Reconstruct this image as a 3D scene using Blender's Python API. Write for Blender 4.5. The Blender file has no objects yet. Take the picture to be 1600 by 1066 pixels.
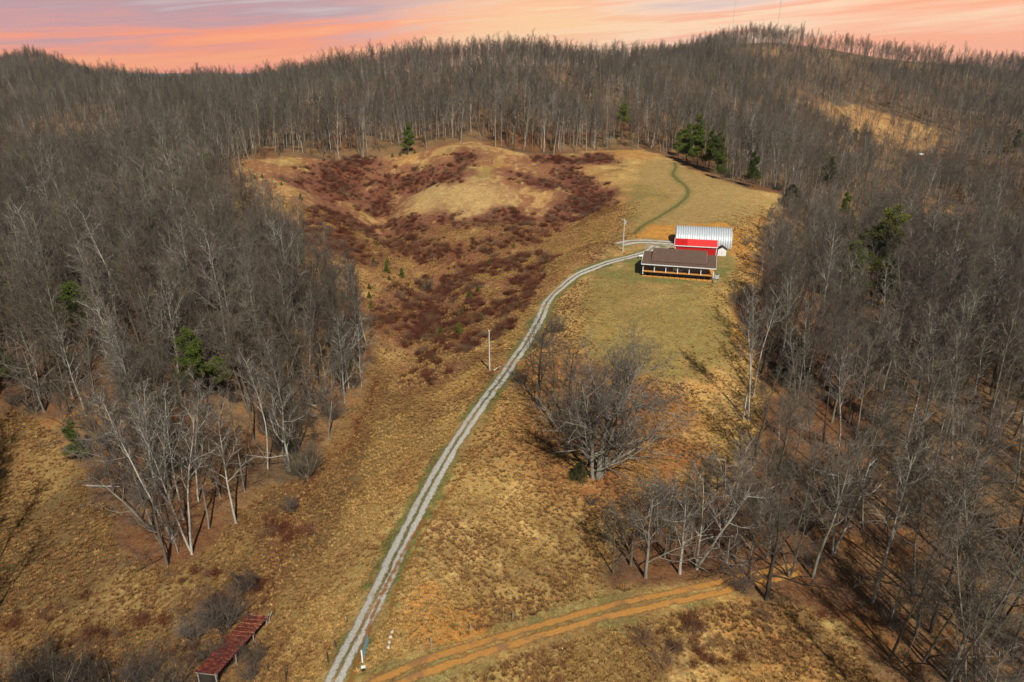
import bpy, math, random
import numpy as np
from mathutils import Vector

# ------------------------------------------------------------------ camera, sky, sun, exposure
SC = bpy.context.scene
COL = SC.collection
CAMZ, PITCH, FPX = 62.0, math.radians(21.6), 1067.0
cam_data = bpy.data.cameras.new("camera")
cam_data.sensor_width = 36.0
cam_data.lens = 36.0 * FPX / 1600.0
cam_data.clip_start = 1.0
cam_data.clip_end = 12000.0
cam = bpy.data.objects.new("camera", cam_data)
cam.location = (0, 0, CAMZ)
cam.rotation_euler = (math.radians(90) - PITCH, 0, 0)
COL.objects.link(cam)
SC.camera = cam
SC.view_settings.view_transform = 'Standard'
SC.view_settings.look = 'None'
SC.view_settings.gamma = 1.0
SC.view_settings.exposure = 0.12

SUN_EL, SUN_AZ = math.radians(45), math.radians(16)      # sun stands behind the camera, a little to its right
sdir = Vector((math.sin(SUN_AZ) * math.cos(SUN_EL), -math.cos(SUN_AZ) * math.cos(SUN_EL), math.sin(SUN_EL)))
sun_data = bpy.data.lights.new("sun", 'SUN')
sun_data.energy = 4.8
sun_data.angle = math.radians(0.5)
sun_data.color = (1.0, 0.945, 0.84)
sun = bpy.data.objects.new("sun", sun_data)
sun.rotation_euler = (-sdir).to_track_quat('-Z', 'Y').to_euler()
COL.objects.link(sun)

world = bpy.data.worlds.new("World")
SC.world = world
world.use_nodes = True


class NT:
    def __init__(s, tree):
        s.t = tree
        s.n, s.l = tree.nodes, tree.links

    def new(s, typ, **kw):
        nd = s.n.new(typ)
        for k, v in kw.items():
            setattr(nd, k, v)
        return nd

    def put(s, sock, v):
        if isinstance(v, bpy.types.NodeSocket):
            s.l.new(v, sock)
        elif v is not None:
            if hasattr(sock.default_value, '__len__') and not hasattr(v, '__len__'):
                sock.default_value = [v] * len(sock.default_value)
            elif hasattr(sock.default_value, '__len__') and len(sock.default_value) == 4 and len(v) == 3:
                sock.default_value = (*v, 1)
            else:
                sock.default_value = v

    def math(s, op, a, b=None, c=None, clamp=False):
        nd = s.new('ShaderNodeMath', operation=op, use_clamp=clamp)
        for i, v in enumerate((a, b, c)):
            if v is not None:
                s.put(nd.inputs[i], v)
        return nd.outputs[0]

    def mix(s, fac, a, b, blend='MIX'):
        nd = s.new('ShaderNodeMix', data_type='RGBA', blend_type=blend)
        s.put(nd.inputs[0], fac)
        s.put(nd.inputs[6], a)
        s.put(nd.inputs[7], b)
        return nd.outputs[2]

    def noise(s, vec, scale, detail=4, rough=0.6, dist=0.0):
        nd = s.new('ShaderNodeTexNoise')
        if vec is not None:
            s.put(nd.inputs['Vector'], vec)
        nd.inputs['Scale'].default_value = scale
        nd.inputs['Detail'].default_value = detail
        nd.inputs['Roughness'].default_value = rough
        nd.inputs['Distortion'].default_value = dist
        return nd.outputs[0]

    def ramp(s, fac, stops):
        nd = s.new('ShaderNodeValToRGB')
        cr = nd.color_ramp
        while len(cr.elements) < len(stops):
            cr.elements.new(0.5)
        for e, (p, c) in zip(cr.elements, stops):
            e.position = p
            e.color = (*c, 1) if len(c) == 3 else c
        s.put(nd.inputs[0], fac)
        return nd.outputs[0]

    def smooth(s, v, a, b):
        nd = s.new('ShaderNodeMapRange', interpolation_type='SMOOTHSTEP')
        s.put(nd.inputs[0], v)
        nd.inputs[1].default_value = a
        nd.inputs[2].default_value = b
        return nd.outputs[0]

    def mapping(s, vec, scale=(1, 1, 1), rot=(0, 0, 0)):
        nd = s.new('ShaderNodeMapping')
        s.put(nd.inputs[0], vec)
        nd.inputs['Scale'].default_value = scale
        nd.inputs['Rotation'].default_value = rot
        return nd.outputs[0]


def build_world():
    k = NT(world.node_tree)
    k.n.clear()
    sky = k.new('ShaderNodeTexSky', sky_type='NISHITA')
    sky.sun_disc = False
    sky.sun_elevation = SUN_EL
    sky.sun_rotation = math.pi - SUN_AZ
    bg1 = k.new('ShaderNodeBackground')
    k.l.new(sky.outputs[0], bg1.inputs[0])
    bg1.inputs[1].default_value = 0.05
    # banks of dawn-coloured cloud low over the hills in the north
    gen = k.new('ShaderNodeTexCoord').outputs['Generated']
    sep = k.new('ShaderNodeSeparateXYZ')
    k.l.new(gen, sep.inputs[0])
    x, y, z = sep.outputs
    tilt = k.math('SUBTRACT', z, k.math('MULTIPLY', x, 0.085))
    cv = k.new('ShaderNodeCombineXYZ')
    k.put(cv.inputs[0], x)
    k.put(cv.inputs[1], k.math('MULTIPLY', y, 0.4))
    k.put(cv.inputs[2], k.math('MULTIPLY', tilt, 11.0))
    n1 = k.noise(cv.outputs[0], 2.1, 4, 0.55, 0.5)
    n2 = k.noise(k.mapping(cv.outputs[0], (1.0, 1.0, 2.4)), 3.3, 5, 0.6, 0.8)
    t = k.math('ADD', k.math('MULTIPLY', n1, 0.75), k.math('MULTIPLY', n2, 0.45))
    # tone runs from glowing orange low down to mauve and grey higher up on the left
    hi = k.math('ADD', k.math('MULTIPLY', tilt, 6.0), k.math('MULTIPLY', k.math('SUBTRACT', t, 0.6), 1.5))
    left = k.ramp(hi, [(0.0, (0.96, 0.34, 0.23)), (0.24, (1.0, 0.40, 0.20)), (0.38, (0.97, 0.34, 0.20)),
                       (0.52, (0.68, 0.34, 0.33)), (0.66, (0.52, 0.34, 0.37)), (0.85, (0.64, 0.54, 0.54))])
    right = k.ramp(hi, [(0.0, (1.0, 0.45, 0.28)), (0.14, (1.0, 0.60, 0.40)), (0.26, (1.0, 0.70, 0.48)),
                        (0.36, (0.97, 0.48, 0.32)), (0.50, (0.96, 0.66, 0.52)), (0.66, (0.72, 0.56, 0.53)), (0.9, (0.66, 0.56, 0.56))])
    col = k.mix(k.smooth(x, -0.35, 0.15), left, right)
    glow = k.math('MULTIPLY', k.smooth(k.math('ABSOLUTE', k.math('ADD', x, -0.03)), 0.24, 0.0), k.smooth(k.math('ABSOLUTE', k.math('SUBTRACT', z, 0.06)), 0.055, 0.0))
    col = k.mix(k.math('MULTIPLY', glow, k.math('MULTIPLY', n2, 1.3, clamp=True), clamp=True), col, (1.0, 0.67, 0.36))
    bg2 = k.new('ShaderNodeBackground')
    k.put(bg2.inputs[0], col)
    bg2.inputs[1].default_value = 0.95
    fac = k.math('MULTIPLY', k.smooth(z, 0.30, 0.14), k.smooth(y, 0.2, 0.55))
    ms = k.new('ShaderNodeMixShader')
    k.put(ms.inputs[0], fac)
    k.l.new(bg1.outputs[0], ms.inputs[1])
    k.l.new(bg2.outputs[0], ms.inputs[2])
    out = k.new('ShaderNodeOutputWorld')
    k.l.new(ms.outputs[0], out.inputs[0])


build_world()

# ------------------------------------------------------------------ numbers: noise, projection, terrain
RNG = np.random.default_rng(7)


def _hash(ix, iy, seed):
    h = (ix.astype(np.int64) * 374761393 + iy.astype(np.int64) * 668265263 + seed * 974634777) & 0xFFFFFFFF
    h = ((h ^ (h >> 13)) * 1274126177) & 0xFFFFFFFF
    h = h ^ (h >> 16)
    return (h & 0xFFFF) / 65535.0


def vnoise(x, y, s, seed=0):
    x = np.asarray(x, float) / s
    y = np.asarray(y, float) / s
    ix, iy = np.floor(x), np.floor(y)
    fx, fy = x - ix, y - iy
    fx, fy = fx * fx * (3 - 2 * fx), fy * fy * (3 - 2 * fy)
    a, b = _hash(ix, iy, seed), _hash(ix + 1, iy, seed)
    c, d = _hash(ix, iy + 1, seed), _hash(ix + 1, iy + 1, seed)
    return (a + (b - a) * fx) * (1 - fy) + (c + (d - c) * fx) * fy


def fbm(x, y, s, octv=4, seed=0, gain=0.55):
    t, w, tot = 0.0, 1.0, 0.0
    for o in range(octv):
        t = t + w * vnoise(x + 17.3 * o, y - 9.1 * o, s / 2 ** o, seed + o)
        tot += w
        w *= gain
    return t / tot          # 0..1, mean 0.5


CP, SP = math.cos(PITCH), math.sin(PITCH)


def dep(py):
    return PITCH + math.atan((py - 533) / FPX)


def cz(px, py, z):
    d = CAMZ - z
    Y = d / math.tan(dep(py))
    return ((px - 800) / FPX * (Y * CP + d * SP), Y, z)


def cy(px, py, Y):
    z = CAMZ - Y * math.tan(dep(py))
    return ((px - 800) / FPX * (Y * CP + (CAMZ - z) * SP), Y, z)


ctl = []
for a in [(0, 1066, -6), (200, 1066, -8), (370, 1066, -8), (520, 1066, -1), (800, 1066, 0), (1100, 1066, -1), (1400, 1066, -3), (1600, 1066, -5),
          (540, 1040, 0), (600, 900, .5), (665, 780, 1.2), (715, 690, 2), (760, 620, 3), (800, 565, 4.5), (830, 520, 6),
          (865, 470, 8), (900, 440, 9.5), (950, 415, 11), (1000, 395, 12.6), (1010, 430, 12.6), (1110, 436, 12.8),
          (1060, 400, 13.3), (1140, 392, 14), (1060, 375, 14.2), (1150, 365, 14.2), (1000, 520, 9), (1100, 520, 8), (1050, 620, 4.5), (1150, 640, 2),
          (900, 640, 3), (930, 745, 1.5), (1050, 800, 0), (800, 800, 1), (1000, 950, 0), (1250, 900, -2), (750, 950, .5),
          (1050, 330, 16), (1050, 280, 19), (1050, 240, 22.5), (1200, 320, 14), (1225, 305, 15), (1000, 232, 24),
          (950, 350, 13), (900, 300, 15), (900, 240, 23), (370, 1000, -8), (430, 860, -8), (520, 720, -7), (600, 580, -4.5),
          (660, 480, -1), (700, 400, 3), (640, 385, 4), (740, 300, 14), (740, 340, 8.5), (640, 300, 11), (600, 270, 16),
          (740, 222, 29), (850, 330, 9), (830, 290, 15), (820, 240, 24), (700, 250, 24), (530, 310, 12), (470, 330, 14),
          (420, 300, 19), (370, 255, 25), (500, 250, 24), (600, 240, 25), (700, 600, -1.5), (600, 700, -4.5), (640, 620, -4), (720, 500, 0),
          (780, 470, 3.5), (840, 420, 7), (100, 900, -4), (200, 870, -4), (50, 750, 0), (0, 620, 4), (250, 950, -6),
          (330, 870, -6), (400, 780, -5.5), (250, 700, 1), (400, 600, 2), (500, 560, 0), (560, 500, 0), (540, 430, 4),
          (450, 430, 7), (300, 500, 7), (150, 550, 8), (380, 370, 13),
          (1300, 350, 0), (1250, 300, 9), (1200, 420, 7), (1300, 500, 0), (1500, 500, -1), (1200, 560, 3), (1300, 700, -2.5),
          (1500, 700, -4), (1600, 900, -6), (1400, 850, -4), (1500, 350, -10), (1600, 300, -4), (1400, 260, 0)]:
    ctl.append(cz(*a))
for a in [(0, 400, 200), (150, 400, 210), (0, 300, 330), (200, 300, 310), (0, 250, 430), (200, 250, 420), (0, 200, 540), (200, 200, 520),
          (400, 200, 440), (600, 200, 430), (740, 180, 430), (740, 140, 520), (500, 150, 540), (900, 180, 440), (900, 140, 520), (1350, 190, 620),
          (1300, 160, 650), (1460, 215, 590), (1200, 120, 720), (1200, 200, 520), (1100, 200, 450), (1050, 180, 480), (1500, 150, 700), (1600, 200, 560),
          (1350, 120, 760), (1100, 120, 660)]:
    ctl.append(cy(*a))
for (px, py, Y) in [(-200, 96, 1000), (0, 88, 1000), (50, 77, 1000), (110, 92, 960), (200, 104, 900), (350, 108, 850), (450, 99, 760), (520, 90, 700),
                    (600, 74, 640), (700, 60, 610), (850, 58, 610), (950, 66, 650), (1020, 67, 730), (1100, 53, 850),
                    (1150, 43, 900), (1240, 46, 950), (1330, 66, 900), (1450, 80, 890), (1600, 96, 880), (1850, 110, 850)]:
    x, y, z = cy(px, py, Y)
    ctl.append((x, y, z - 22 - (9 if 100 < px < 560 else 0) + (9 if px > 1300 else 7 if px == 50 else 0)))
    ctl.append((x * 1.3, y * 1.3, z - 60))
for u in (-0.9, -0.45, 0, 0.45, 0.9):
    ctl.append((u * 2400, 2400, 8))
    ctl.append((u * 4600, 4600, 40))
    ctl.append((u * 90, 10, -3 + (-4 if u < -0.3 else 0)))
    ctl.append((u * 60, -60, -4))
ctl = np.array(ctl)


def warp(x, y):
    yy = np.maximum(y + 90.0, 20.0)
    return np.clip(x / yy, -1.3, 1.3) * 2.0, np.log(yy / 90.0) * 1.6


def _phi(r2):
    return 0.5 * r2 * np.log(r2 + 1e-9)


cu, cv_ = warp(ctl[:, 0], ctl[:, 1])
N = len(ctl)
K = _phi((cu[:, None] - cu) ** 2 + (cv_[:, None] - cv_) ** 2) + np.eye(N) * 2e-3
Pm = np.c_[np.ones(N), cu, cv_]
A = np.zeros((N + 3, N + 3))
A[:N, :N] = K
A[:N, N:] = Pm
A[N:, :N] = Pm.T
W = np.linalg.solve(A, np.r_[ctl[:, 2], 0, 0, 0])


def hz(x, y):
    x = np.asarray(x, float)
    y = np.asarray(y, float)
    sh = x.shape
    x, y = x.ravel(), y.ravel()
    u, v = warp(x, y)
    out = W[N] + W[N + 1] * u + W[N + 2] * v
    for i in range(N):
        out += W[i] * _phi((u - cu[i]) ** 2 + (v - cv_[i]) ** 2)
    far = np.clip((y - 330) / 400, 0, 1)
    out += (fbm(x, y, 26, 3, 5) - .5) * 1.5 * np.clip((y - 40) / 120, 0.15, 1) + (fbm(x, y, 95, 3, 9) - .5) * 7 * far
    fold = np.clip((y - 360) / 80, 0, 1) * np.clip((570 - y) / 90, 0, 1) + .7 * np.clip((y - 560) / 80, 0, 1) * np.clip((790 - y) / 90, 0, 1) * (np.abs(x - 40) > 240)
    out += fold * 7.5 * np.sin(x / 17.0 + 5 * fbm(x, y, 120, 2, 14) + y / 70.0)
    for G_, dp_, wd_ in GULLIES:
        g_ = boxed(ldist, G_, x, y, 40, 99.)
        out -= dp_ * np.exp(-(g_ / wd_) ** 2)
    # the house pad is level
    px_, py_ = 44.0, 184.0
    d = np.hypot((x - px_) / 1.2, y - py_)
    w = np.clip((34 - d) / 12, 0, 1)
    w = w * w * (3 - 2 * w)
    out = out * (1 - w) + (13.0 + (y - 184) * 0.035) * w
    return out.reshape(sh)


GULLIES = []


def h1(x, y):
    return float(hz(np.array([x]), np.array([y]))[0])


_marchY = np.exp(np.linspace(math.log(30), math.log(1300), 1500))


def at(px, py):
    """world point where the line of sight through a photo point meets the ground"""
    t = math.tan(dep(py))
    z = CAMZ - _marchY * t
    X = (px - 800) / FPX * (_marchY * CP + (CAMZ - z) * SP)
    g = hz(X, _marchY)
    i = int(np.argmax(g > z))
    if i == 0:
        i = len(z) - 1
    a, b = z[i - 1] - g[i - 1], g[i] - z[i]
    f = a / (a + b) if a + b > 0 else 0
    Y = _marchY[i - 1] + (_marchY[i] - _marchY[i - 1]) * f
    x = X[i - 1] + (X[i] - X[i - 1]) * f
    return np.array([x, Y])


def poly(pts):
    return np.array([at(*p) for p in pts])


def sdist(P, x, y):
    """signed distance to polygon, negative inside"""
    d = np.full(x.shape, 1e18)
    ins = np.zeros(x.shape, bool)
    n = len(P)
    for i in range(n):
        ax, ay = P[i]
        bx, by = P[(i + 1) % n]
        ex, ey = bx - ax, by - ay
        t = np.clip(((x - ax) * ex + (y - ay) * ey) / (ex * ex + ey * ey + 1e-9), 0, 1)
        d = np.minimum(d, (x - ax - ex * t) ** 2 + (y - ay - ey * t) ** 2)
        if ay != by:
            c = ((ay > y) != (by > y)) & (x < ex * (y - ay) / (by - ay) + ax)
            ins ^= c
    d = np.sqrt(d)
    return np.where(ins, -d, d)


def ldist(P, x, y):
    d = np.full(x.shape, 1e18)
    for i in range(len(P) - 1):
        ax, ay = P[i]
        ex, ey = P[i + 1][0] - ax, P[i + 1][1] - ay
        t = np.clip(((x - ax) * ex + (y - ay) * ey) / (ex * ex + ey * ey + 1e-9), 0, 1)
        d = np.minimum(d, (x - ax - ex * t) ** 2 + (y - ay - ey * t) ** 2)
    return np.sqrt(d)


def boxed(fn, P, x, y, margin, default):
    out = np.full(x.shape, default)
    m = (x > P[:, 0].min() - margin) & (x < P[:, 0].max() + margin) & (y > P[:, 1].min() - margin) & (y < P[:, 1].max() + margin)
    if m.any():
        out[m] = fn(P, x[m], y[m])
    return out


def sstep(v, a, b):
    t = np.clip((v - a) / (b - a), 0, 1)
    return t * t * (3 - 2 * t)


# ------------------------------------------------------------------ places traced on the ground
_g = [([(545, 275), (575, 305), (600, 345), (640, 392), (668, 425), (680, 470), (655, 520), (630, 560)], 4.0, 7.5),
      ([(935, 290), (900, 330), (850, 362), (790, 388), (730, 400), (690, 430)], 3.5, 8.0),
      ([(480, 290), (530, 320), (590, 365)], 2.0, 6.0), ([(735, 238), (700, 272), (620, 300), (595, 335)], 2.5, 6.0),
      ([(590, 600), (545, 690), (500, 740), (460, 800), (425, 870), (395, 930)], 1.2, 2.5)]
GULLIES += [(poly(a_), b_, c_) for a_, b_, c_ in [(q_[0], q_[1], q_[2]) for q_ in _g]]
GULLIES.append((poly([(700, 308), (760, 308)]), -3.5, 20.0))
OPEN_MAIN = poly([(0, 1066), (-60, 700), (20, 645), (90, 690), (130, 760), (175, 800), (190, 850), (240, 880), (300, 882), (345, 850), (385, 800),
                  (430, 760), (475, 730), (520, 690), (550, 650), (575, 600), (578, 540), (545, 500), (500, 470), (440, 430), (385, 385), (335, 325),
                  (375, 298), (372, 255), (430, 247), (520, 252), (570, 247), (640, 240), (700, 228), (740, 221), (800, 236), (830, 241),
                  (900, 239), (1000, 233), (1045, 247), (1080, 264), (1120, 281), (1170, 295), (1228, 308), (1222, 335), (1195, 350), (1180, 390),
                  (1175, 440), (1150, 470), (1165, 520), (1185, 580), (1200, 640), (1185, 670), (1170, 720), (1120, 775), (1050, 815), (960, 850), (925, 885),
                  (935, 912), (1080, 905), (1180, 935), (1265, 945), (1330, 985), (1400, 1066), (1450, 1250), (0, 1250), (-400, 1250), (-300, 1066)])
LAWN = poly([(900, 470), (905, 590), (1000, 610), (1040, 600), (1120, 600), (1160, 540), (1135, 470), (1150, 400), (1165, 350), (1215, 315), (1120, 283),
             (1045, 250), (1000, 260), (985, 300), (960, 370), (900, 430)])
LAWN_UP = poly([(1010, 255), (1045, 250), (1120, 283), (1215, 312), (1165, 350), (1060, 352), (985, 362), (1060, 300), (1000, 290)])
PLATEAU = poly([(650, 290), (700, 280), (760, 285), (800, 300), (800, 325), (750, 335), (680, 335), (640, 320)])
OAKLITTER = poly([(815, 560), (900, 560), (1010, 600), (1080, 640), (1100, 700), (1060, 780), (960, 800), (840, 770), (790, 650)])
RIGHTORANGE = poly([(1135, 395), (1160, 400), (1165, 450), (1140, 500), (1150, 540), (1180, 600), (1160, 480), (1185, 420), (1180, 385), (1150, 380)])
BARNORANGE = poly([(985, 368), (1010, 352), (1058, 352), (1140, 352), (1175, 380), (1150, 388), (1058, 372), (1010, 375)])
YARD = poly([(925, 430), (960, 415), (1005, 395), (1150, 395), (1150, 420), (1125, 445), (1000, 440)])
APRON = poly([(1002, 396), (1012, 385), (1000, 379), (1056, 379), (1056, 391), (1035, 392), (1022, 398), (1008, 402)])
FARCLEAR = poly([(1228, 152), (1250, 158), (1290, 166), (1340, 162), (1400, 184), (1470, 204), (1465, 222), (1400, 245), (1440, 248), (1370, 262), (1335, 240), (1300, 215), (1260, 190), (1235, 172)])
FARCLEAR2 = poly([(1440, 345), (1470, 325), (1510, 335), (1520, 370), (1500, 410), (1450, 430), (1430, 390)])
FARSTREAK = poly([(1025, 172), (1060, 178), (1062, 190), (1035, 188)])
BRUSH = [poly(p) for p in [
    [(442, 281), (497, 298), (529, 318), (560, 298), (560, 279), (592, 259), (576, 247), (537, 251), (509, 271), (470, 285)],
    [(580, 298), (596, 277), (647, 269), (694, 267), (730, 235), (738, 243), (715, 279), (667, 291), (616, 304), (608, 322), (588, 336), (572, 326)],
    [(490, 330), (537, 336), (576, 357), (631, 383), (694, 383), (734, 391), (785, 379), (848, 352), (899, 336), (903, 318), (946, 302), (935, 330),
     (883, 348), (832, 375), (765, 393), (694, 401), (627, 397), (576, 371), (517, 346)],
    [(470, 357), (517, 357), (560, 377), (588, 401), (565, 412), (513, 401), (478, 377)],
    [(765, 334), (812, 330), (828, 346), (805, 359), (769, 356)],
    [(580, 503), (608, 476), (643, 468), (667, 436), (694, 456), (726, 432), (736, 442), (694, 476), (722, 507), (694, 521), (639, 539), (629, 527), (655, 495), (616, 505)],
    [(643, 586), (686, 577), (696, 585), (663, 600)],
    [(797, 271), (868, 279), (868, 293), (828, 288)],
    [(883, 263), (911, 279), (946, 298), (935, 316), (864, 332), (891, 306)],
    [(832, 246), (887, 248), (950, 242), (960, 253), (891, 256), (840, 254)],
    [(679, 338), (726, 350), (765, 334), (769, 348), (718, 356), (686, 352)],
    [(616, 346), (663, 350), (651, 373), (631, 367), (600, 354)]]]
BROWNSLOPE = poly([(773, 400), (850, 395), (880, 400), (850, 440), (810, 500), (770, 560), (700, 560), (620, 540), (660, 470), (700, 420)])
NEARBROWN = [poly(p) for p in [[(680, 880), (740, 875), (760, 905), (720, 925), (670, 915)], [(940, 975), (1300, 960), (1350, 1066), (1000, 1040)],
                               [(410, 770), (470, 770), (500, 830), (420, 880), (395, 830)], [(0, 950), (130, 930), (290, 980), (300, 1066), (0, 1066)],
                               [(280, 900), (420, 890), (400, 960), (300, 1040), (270, 960)], [(160, 860), (300, 885), (330, 900), (180, 930), (120, 880)]]]
ORANGE_NEAR = poly([(640, 940), (760, 950), (760, 990), (620, 1000)])
CREEK = poly([(590, 590), (545, 690), (500, 740), (470, 790), (430, 860), (400, 925), (380, 960), (340, 1040), (300, 1090)])
DRIVE = [(500, 1120), (528, 1050), (560, 990), (592, 925), (622, 860), (652, 800), (690, 730), (722, 678), (750, 637), (780, 597), (806, 560), (828, 527), (845, 495),
         (860, 466), (885, 443), (915, 424), (950, 411), (985, 402), (1012, 394), (1024, 385)]
DRIVE2 = [(968, 383), (985, 379), (1010, 378), (1040, 380), (1056, 381)]
MUD = [(520, 1115), (620, 1062), (700, 1030), (800, 1000), (900, 970), (1000, 945), (1100, 924), (1180, 905), (1245, 890)]
GREENPATH = [(990, 366), (1010, 350), (1040, 333), (1062, 318), (1075, 304), (1072, 292), (1060, 282), (1052, 272), (1056, 262), (1054, 254)]


def smoothline(P, step):
    """Catmull-Rom through ground points, resampled"""
    P = np.asarray(P)
    Q = []
    n = len(P)
    for i in range(n - 1):
        p0, p1, p2, p3 = P[max(i - 1, 0)], P[i], P[i + 1], P[min(i + 2, n - 1)]
        m = max(2, int(np.hypot(*(p2 - p1)) / step))
        for k in range(m):
            t = k / m
            Q.append(0.5 * (2 * p1 + (p2 - p0) * t + (2 * p0 - 5 * p1 + 4 * p2 - p3) * t * t + (3 * p1 - p0 - 3 * p2 + p3) * t ** 3))
    Q.append(P[-1])
    return np.array(Q)


drive_l = smoothline(poly(DRIVE), .8)
drive2_l = smoothline(poly(DRIVE2), .8)
mud_l = smoothline(poly(MUD), .8)
green_l = smoothline(poly(GREENPATH), 1.0)


def forest_mask(x, y):
    """1 in woodland, 0 in the open"""
    wx = x + (fbm(x, y, 9, 3, 21) - .5) * 6
    wy = y + (fbm(x, y, 9, 3, 22) - .5) * 6
    m = sstep(boxed(sdist, OPEN_MAIN, wx, wy, 20, 50.), -1.5, 1.5)
    m = m * sstep(boxed(sdist, FARCLEAR, wx, wy, 20, 50.), -3, 3)
    m = m * sstep(boxed(sdist, FARCLEAR2, wx, wy, 20, 50.), -3, 3)
    m = m * sstep(boxed(sdist, FARSTREAK, wx, wy, 20, 50.), -3, 3)
    return m


# ------------------------------------------------------------------ materials
def mat(name):
    m = bpy.data.materials.new(name)
    m.use_nodes = True
    k = NT(m.node_tree)
    b = k.n['Principled BSDF']
    b.inputs['Roughness'].default_value = 0.9
    b.inputs['Specular IOR Level'].default_value = 0.2
    return m, k, b


def m_ground():
    m, k, b = mat('ground')
    at_ = k.new('ShaderNodeAttribute', attribute_name='cover')
    geo = k.new('ShaderNodeNewGeometry').outputs['Position']
    n_clump = k.noise(geo, 0.55, 5, 0.62)
    n_fine = k.noise(geo, 2.3, 5, 0.7, 0.3)
    n_leaf = k.noise(geo, 7.0, 3, 0.7)
    v = k.math('ADD', k.math('ADD', k.math('MULTIPLY', n_clump, .6), k.math('MULTIPLY', n_fine, 1.3)), k.math('MULTIPLY', n_leaf, 1.1))
    v = k.math('ADD', k.math('MULTIPLY', k.math('SUBTRACT', v, 1.5), 1.6), 1.0)
    v = k.math('MINIMUM', k.math('MAXIMUM', v, 0.38), 1.9)
    n2 = k.noise(geo, 1.1, 4, 0.6)
    tint = k.ramp(n2, [(.3, (1.0, .80, .62)), (.5, (1, 1, 1)), (.7, (.90, 1.05, 1.0))])
    c = k.mix(1.0, k.mix(1.0, at_.outputs['Color'], tint, 'MULTIPLY'), v, 'MULTIPLY')
    k.put(b.inputs['Base Color'], c)
    bump = k.new('ShaderNodeBump')
    bump.inputs['Strength'].default_value = 0.55
    bump.inputs['Distance'].default_value = 0.5
    hgt = k.math('ADD', k.math('MULTIPLY', n_clump, 1.0), k.math('MULTIPLY', n_fine, 0.6))
    k.put(bump.inputs['Height'], hgt)
    k.l.new(bump.outputs[0], b.inputs['Normal'])
    return m


def m_plain(name, col, rough=.8, noise=.25, scale=3., metal=0.):
    m, k, b = mat(name)
    geo = k.new('ShaderNodeTexCoord').outputs['Object']
    n = k.noise(geo, scale, 5, .65)
    v = k.math('ADD', k.math('MULTIPLY', k.math('SUBTRACT', n, .5), noise * 3), 1.0)
    k.put(b.inputs['Base Color'], k.mix(1.0, (*col, 1), v, 'MULTIPLY'))
    b.inputs['Roughness'].default_value = rough
    b.inputs['Metallic'].default_value = metal
    return m


def m_bark():
    m, k, b = mat('bark')
    rnd = k.new('ShaderNodeObjectInfo').outputs['Random']
    c = k.ramp(rnd, [(0, (.070, .056, .042)), (.35, (.13, .108, .080)), (.65, (.22, .19, .145)), (.85, (.32, .29, .235)), (1, (.44, .41, .35))])
    tc = k.new('ShaderNodeTexCoord').outputs['Object']
    n = k.noise(k.mapping(tc, (1, 1, .25)), 3.0, 5, .7)
    v = k.math('ADD', k.math('MULTIPLY', k.math('SUBTRACT', n, .5), 1.8), 1.0)
    k.put(b.inputs['Base Color'], k.mix(1.0, c, v, 'MULTIPLY'))
    return m


def m_twig():
    m, k, b = mat('twigs')
    rnd = k.new('ShaderNodeObjectInfo').outputs['Random']
    c = k.ramp(k.math('FRACT', k.math('MULTIPLY', rnd, 7.31)),
               [(0, (.064, .053, .044)), (.3, (.100, .084, .070)), (.55, (.122, .106, .092)), (.75, (.120, .111, .086)), (.9, (.128, .099, .090)), (1, (.185, .170, .150))])
    pos = k.new('ShaderNodeNewGeometry').outputs['Position']
    st = k.noise(pos, .013, 3, .55)
    tint = k.ramp(st, [(.34, (.72, .66, .60)), (.45, (1.05, .95, .84)), (.54, (.85, .80, .76)), (.64, (1.35, 1.22, 1.04))])
    k.put(b.inputs['Base Color'], k.mix(1.0, c, tint, 'MULTIPLY'))
    return m


def m_leafy(name, stops):
    m, k, b = mat(name)
    rnd = k.new('ShaderNodeObjectInfo').outputs['Random']
    tc = k.new('ShaderNodeTexCoord').outputs['Object']
    n = k.noise(tc, 1.3, 4, .7)
    f = k.math('ADD', k.math('MULTIPLY', n, .9), k.math('MULTIPLY', k.math('SUBTRACT', rnd, .5), .5))
    k.put(b.inputs['Base Color'], k.ramp(f, stops))
    return m


M_GROUND = m_ground()
M_BARK = m_bark()
M_TWIG = m_twig()
M_PINE = m_leafy('pine_needles', [(.2, (.035, .048, .009)), (.5, (.090, .120, .018)), (.8, (.19, .21, .035))])
M_YPINE = m_leafy('young_needles', [(.2, (.05, .06, .012)), (.5, (.11, .12, .02)), (.8, (.17, .16, .03))])
M_CEDAR = m_leafy('cedar_foliage', [(.2, (.018, .024, .009)), (.5, (.045, .048, .018)), (.8, (.08, .07, .025))])
M_BRAMBLE = m_leafy('bramble_stems', [(.2, (.075, .022, .012)), (.5, (.14, .042, .022)), (.8, (.22, .085, .045))])
M_SCRUB = m_leafy('scrub_stems', [(.2, (.11, .055, .032)), (.5, (.19, .105, .060)), (.8, (.30, .19, .11))])
M_STRAW = m_leafy('straw', [(.2, (.25, .14, .042)), (.5, (.42, .25, .080)), (.8, (.55, .36, .14))])
M_STRAWD = m_leafy('brown_straw', [(.2, (.15, .072, .026)), (.5, (.27, .14, .050)), (.8, (.40, .22, .085))])


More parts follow.
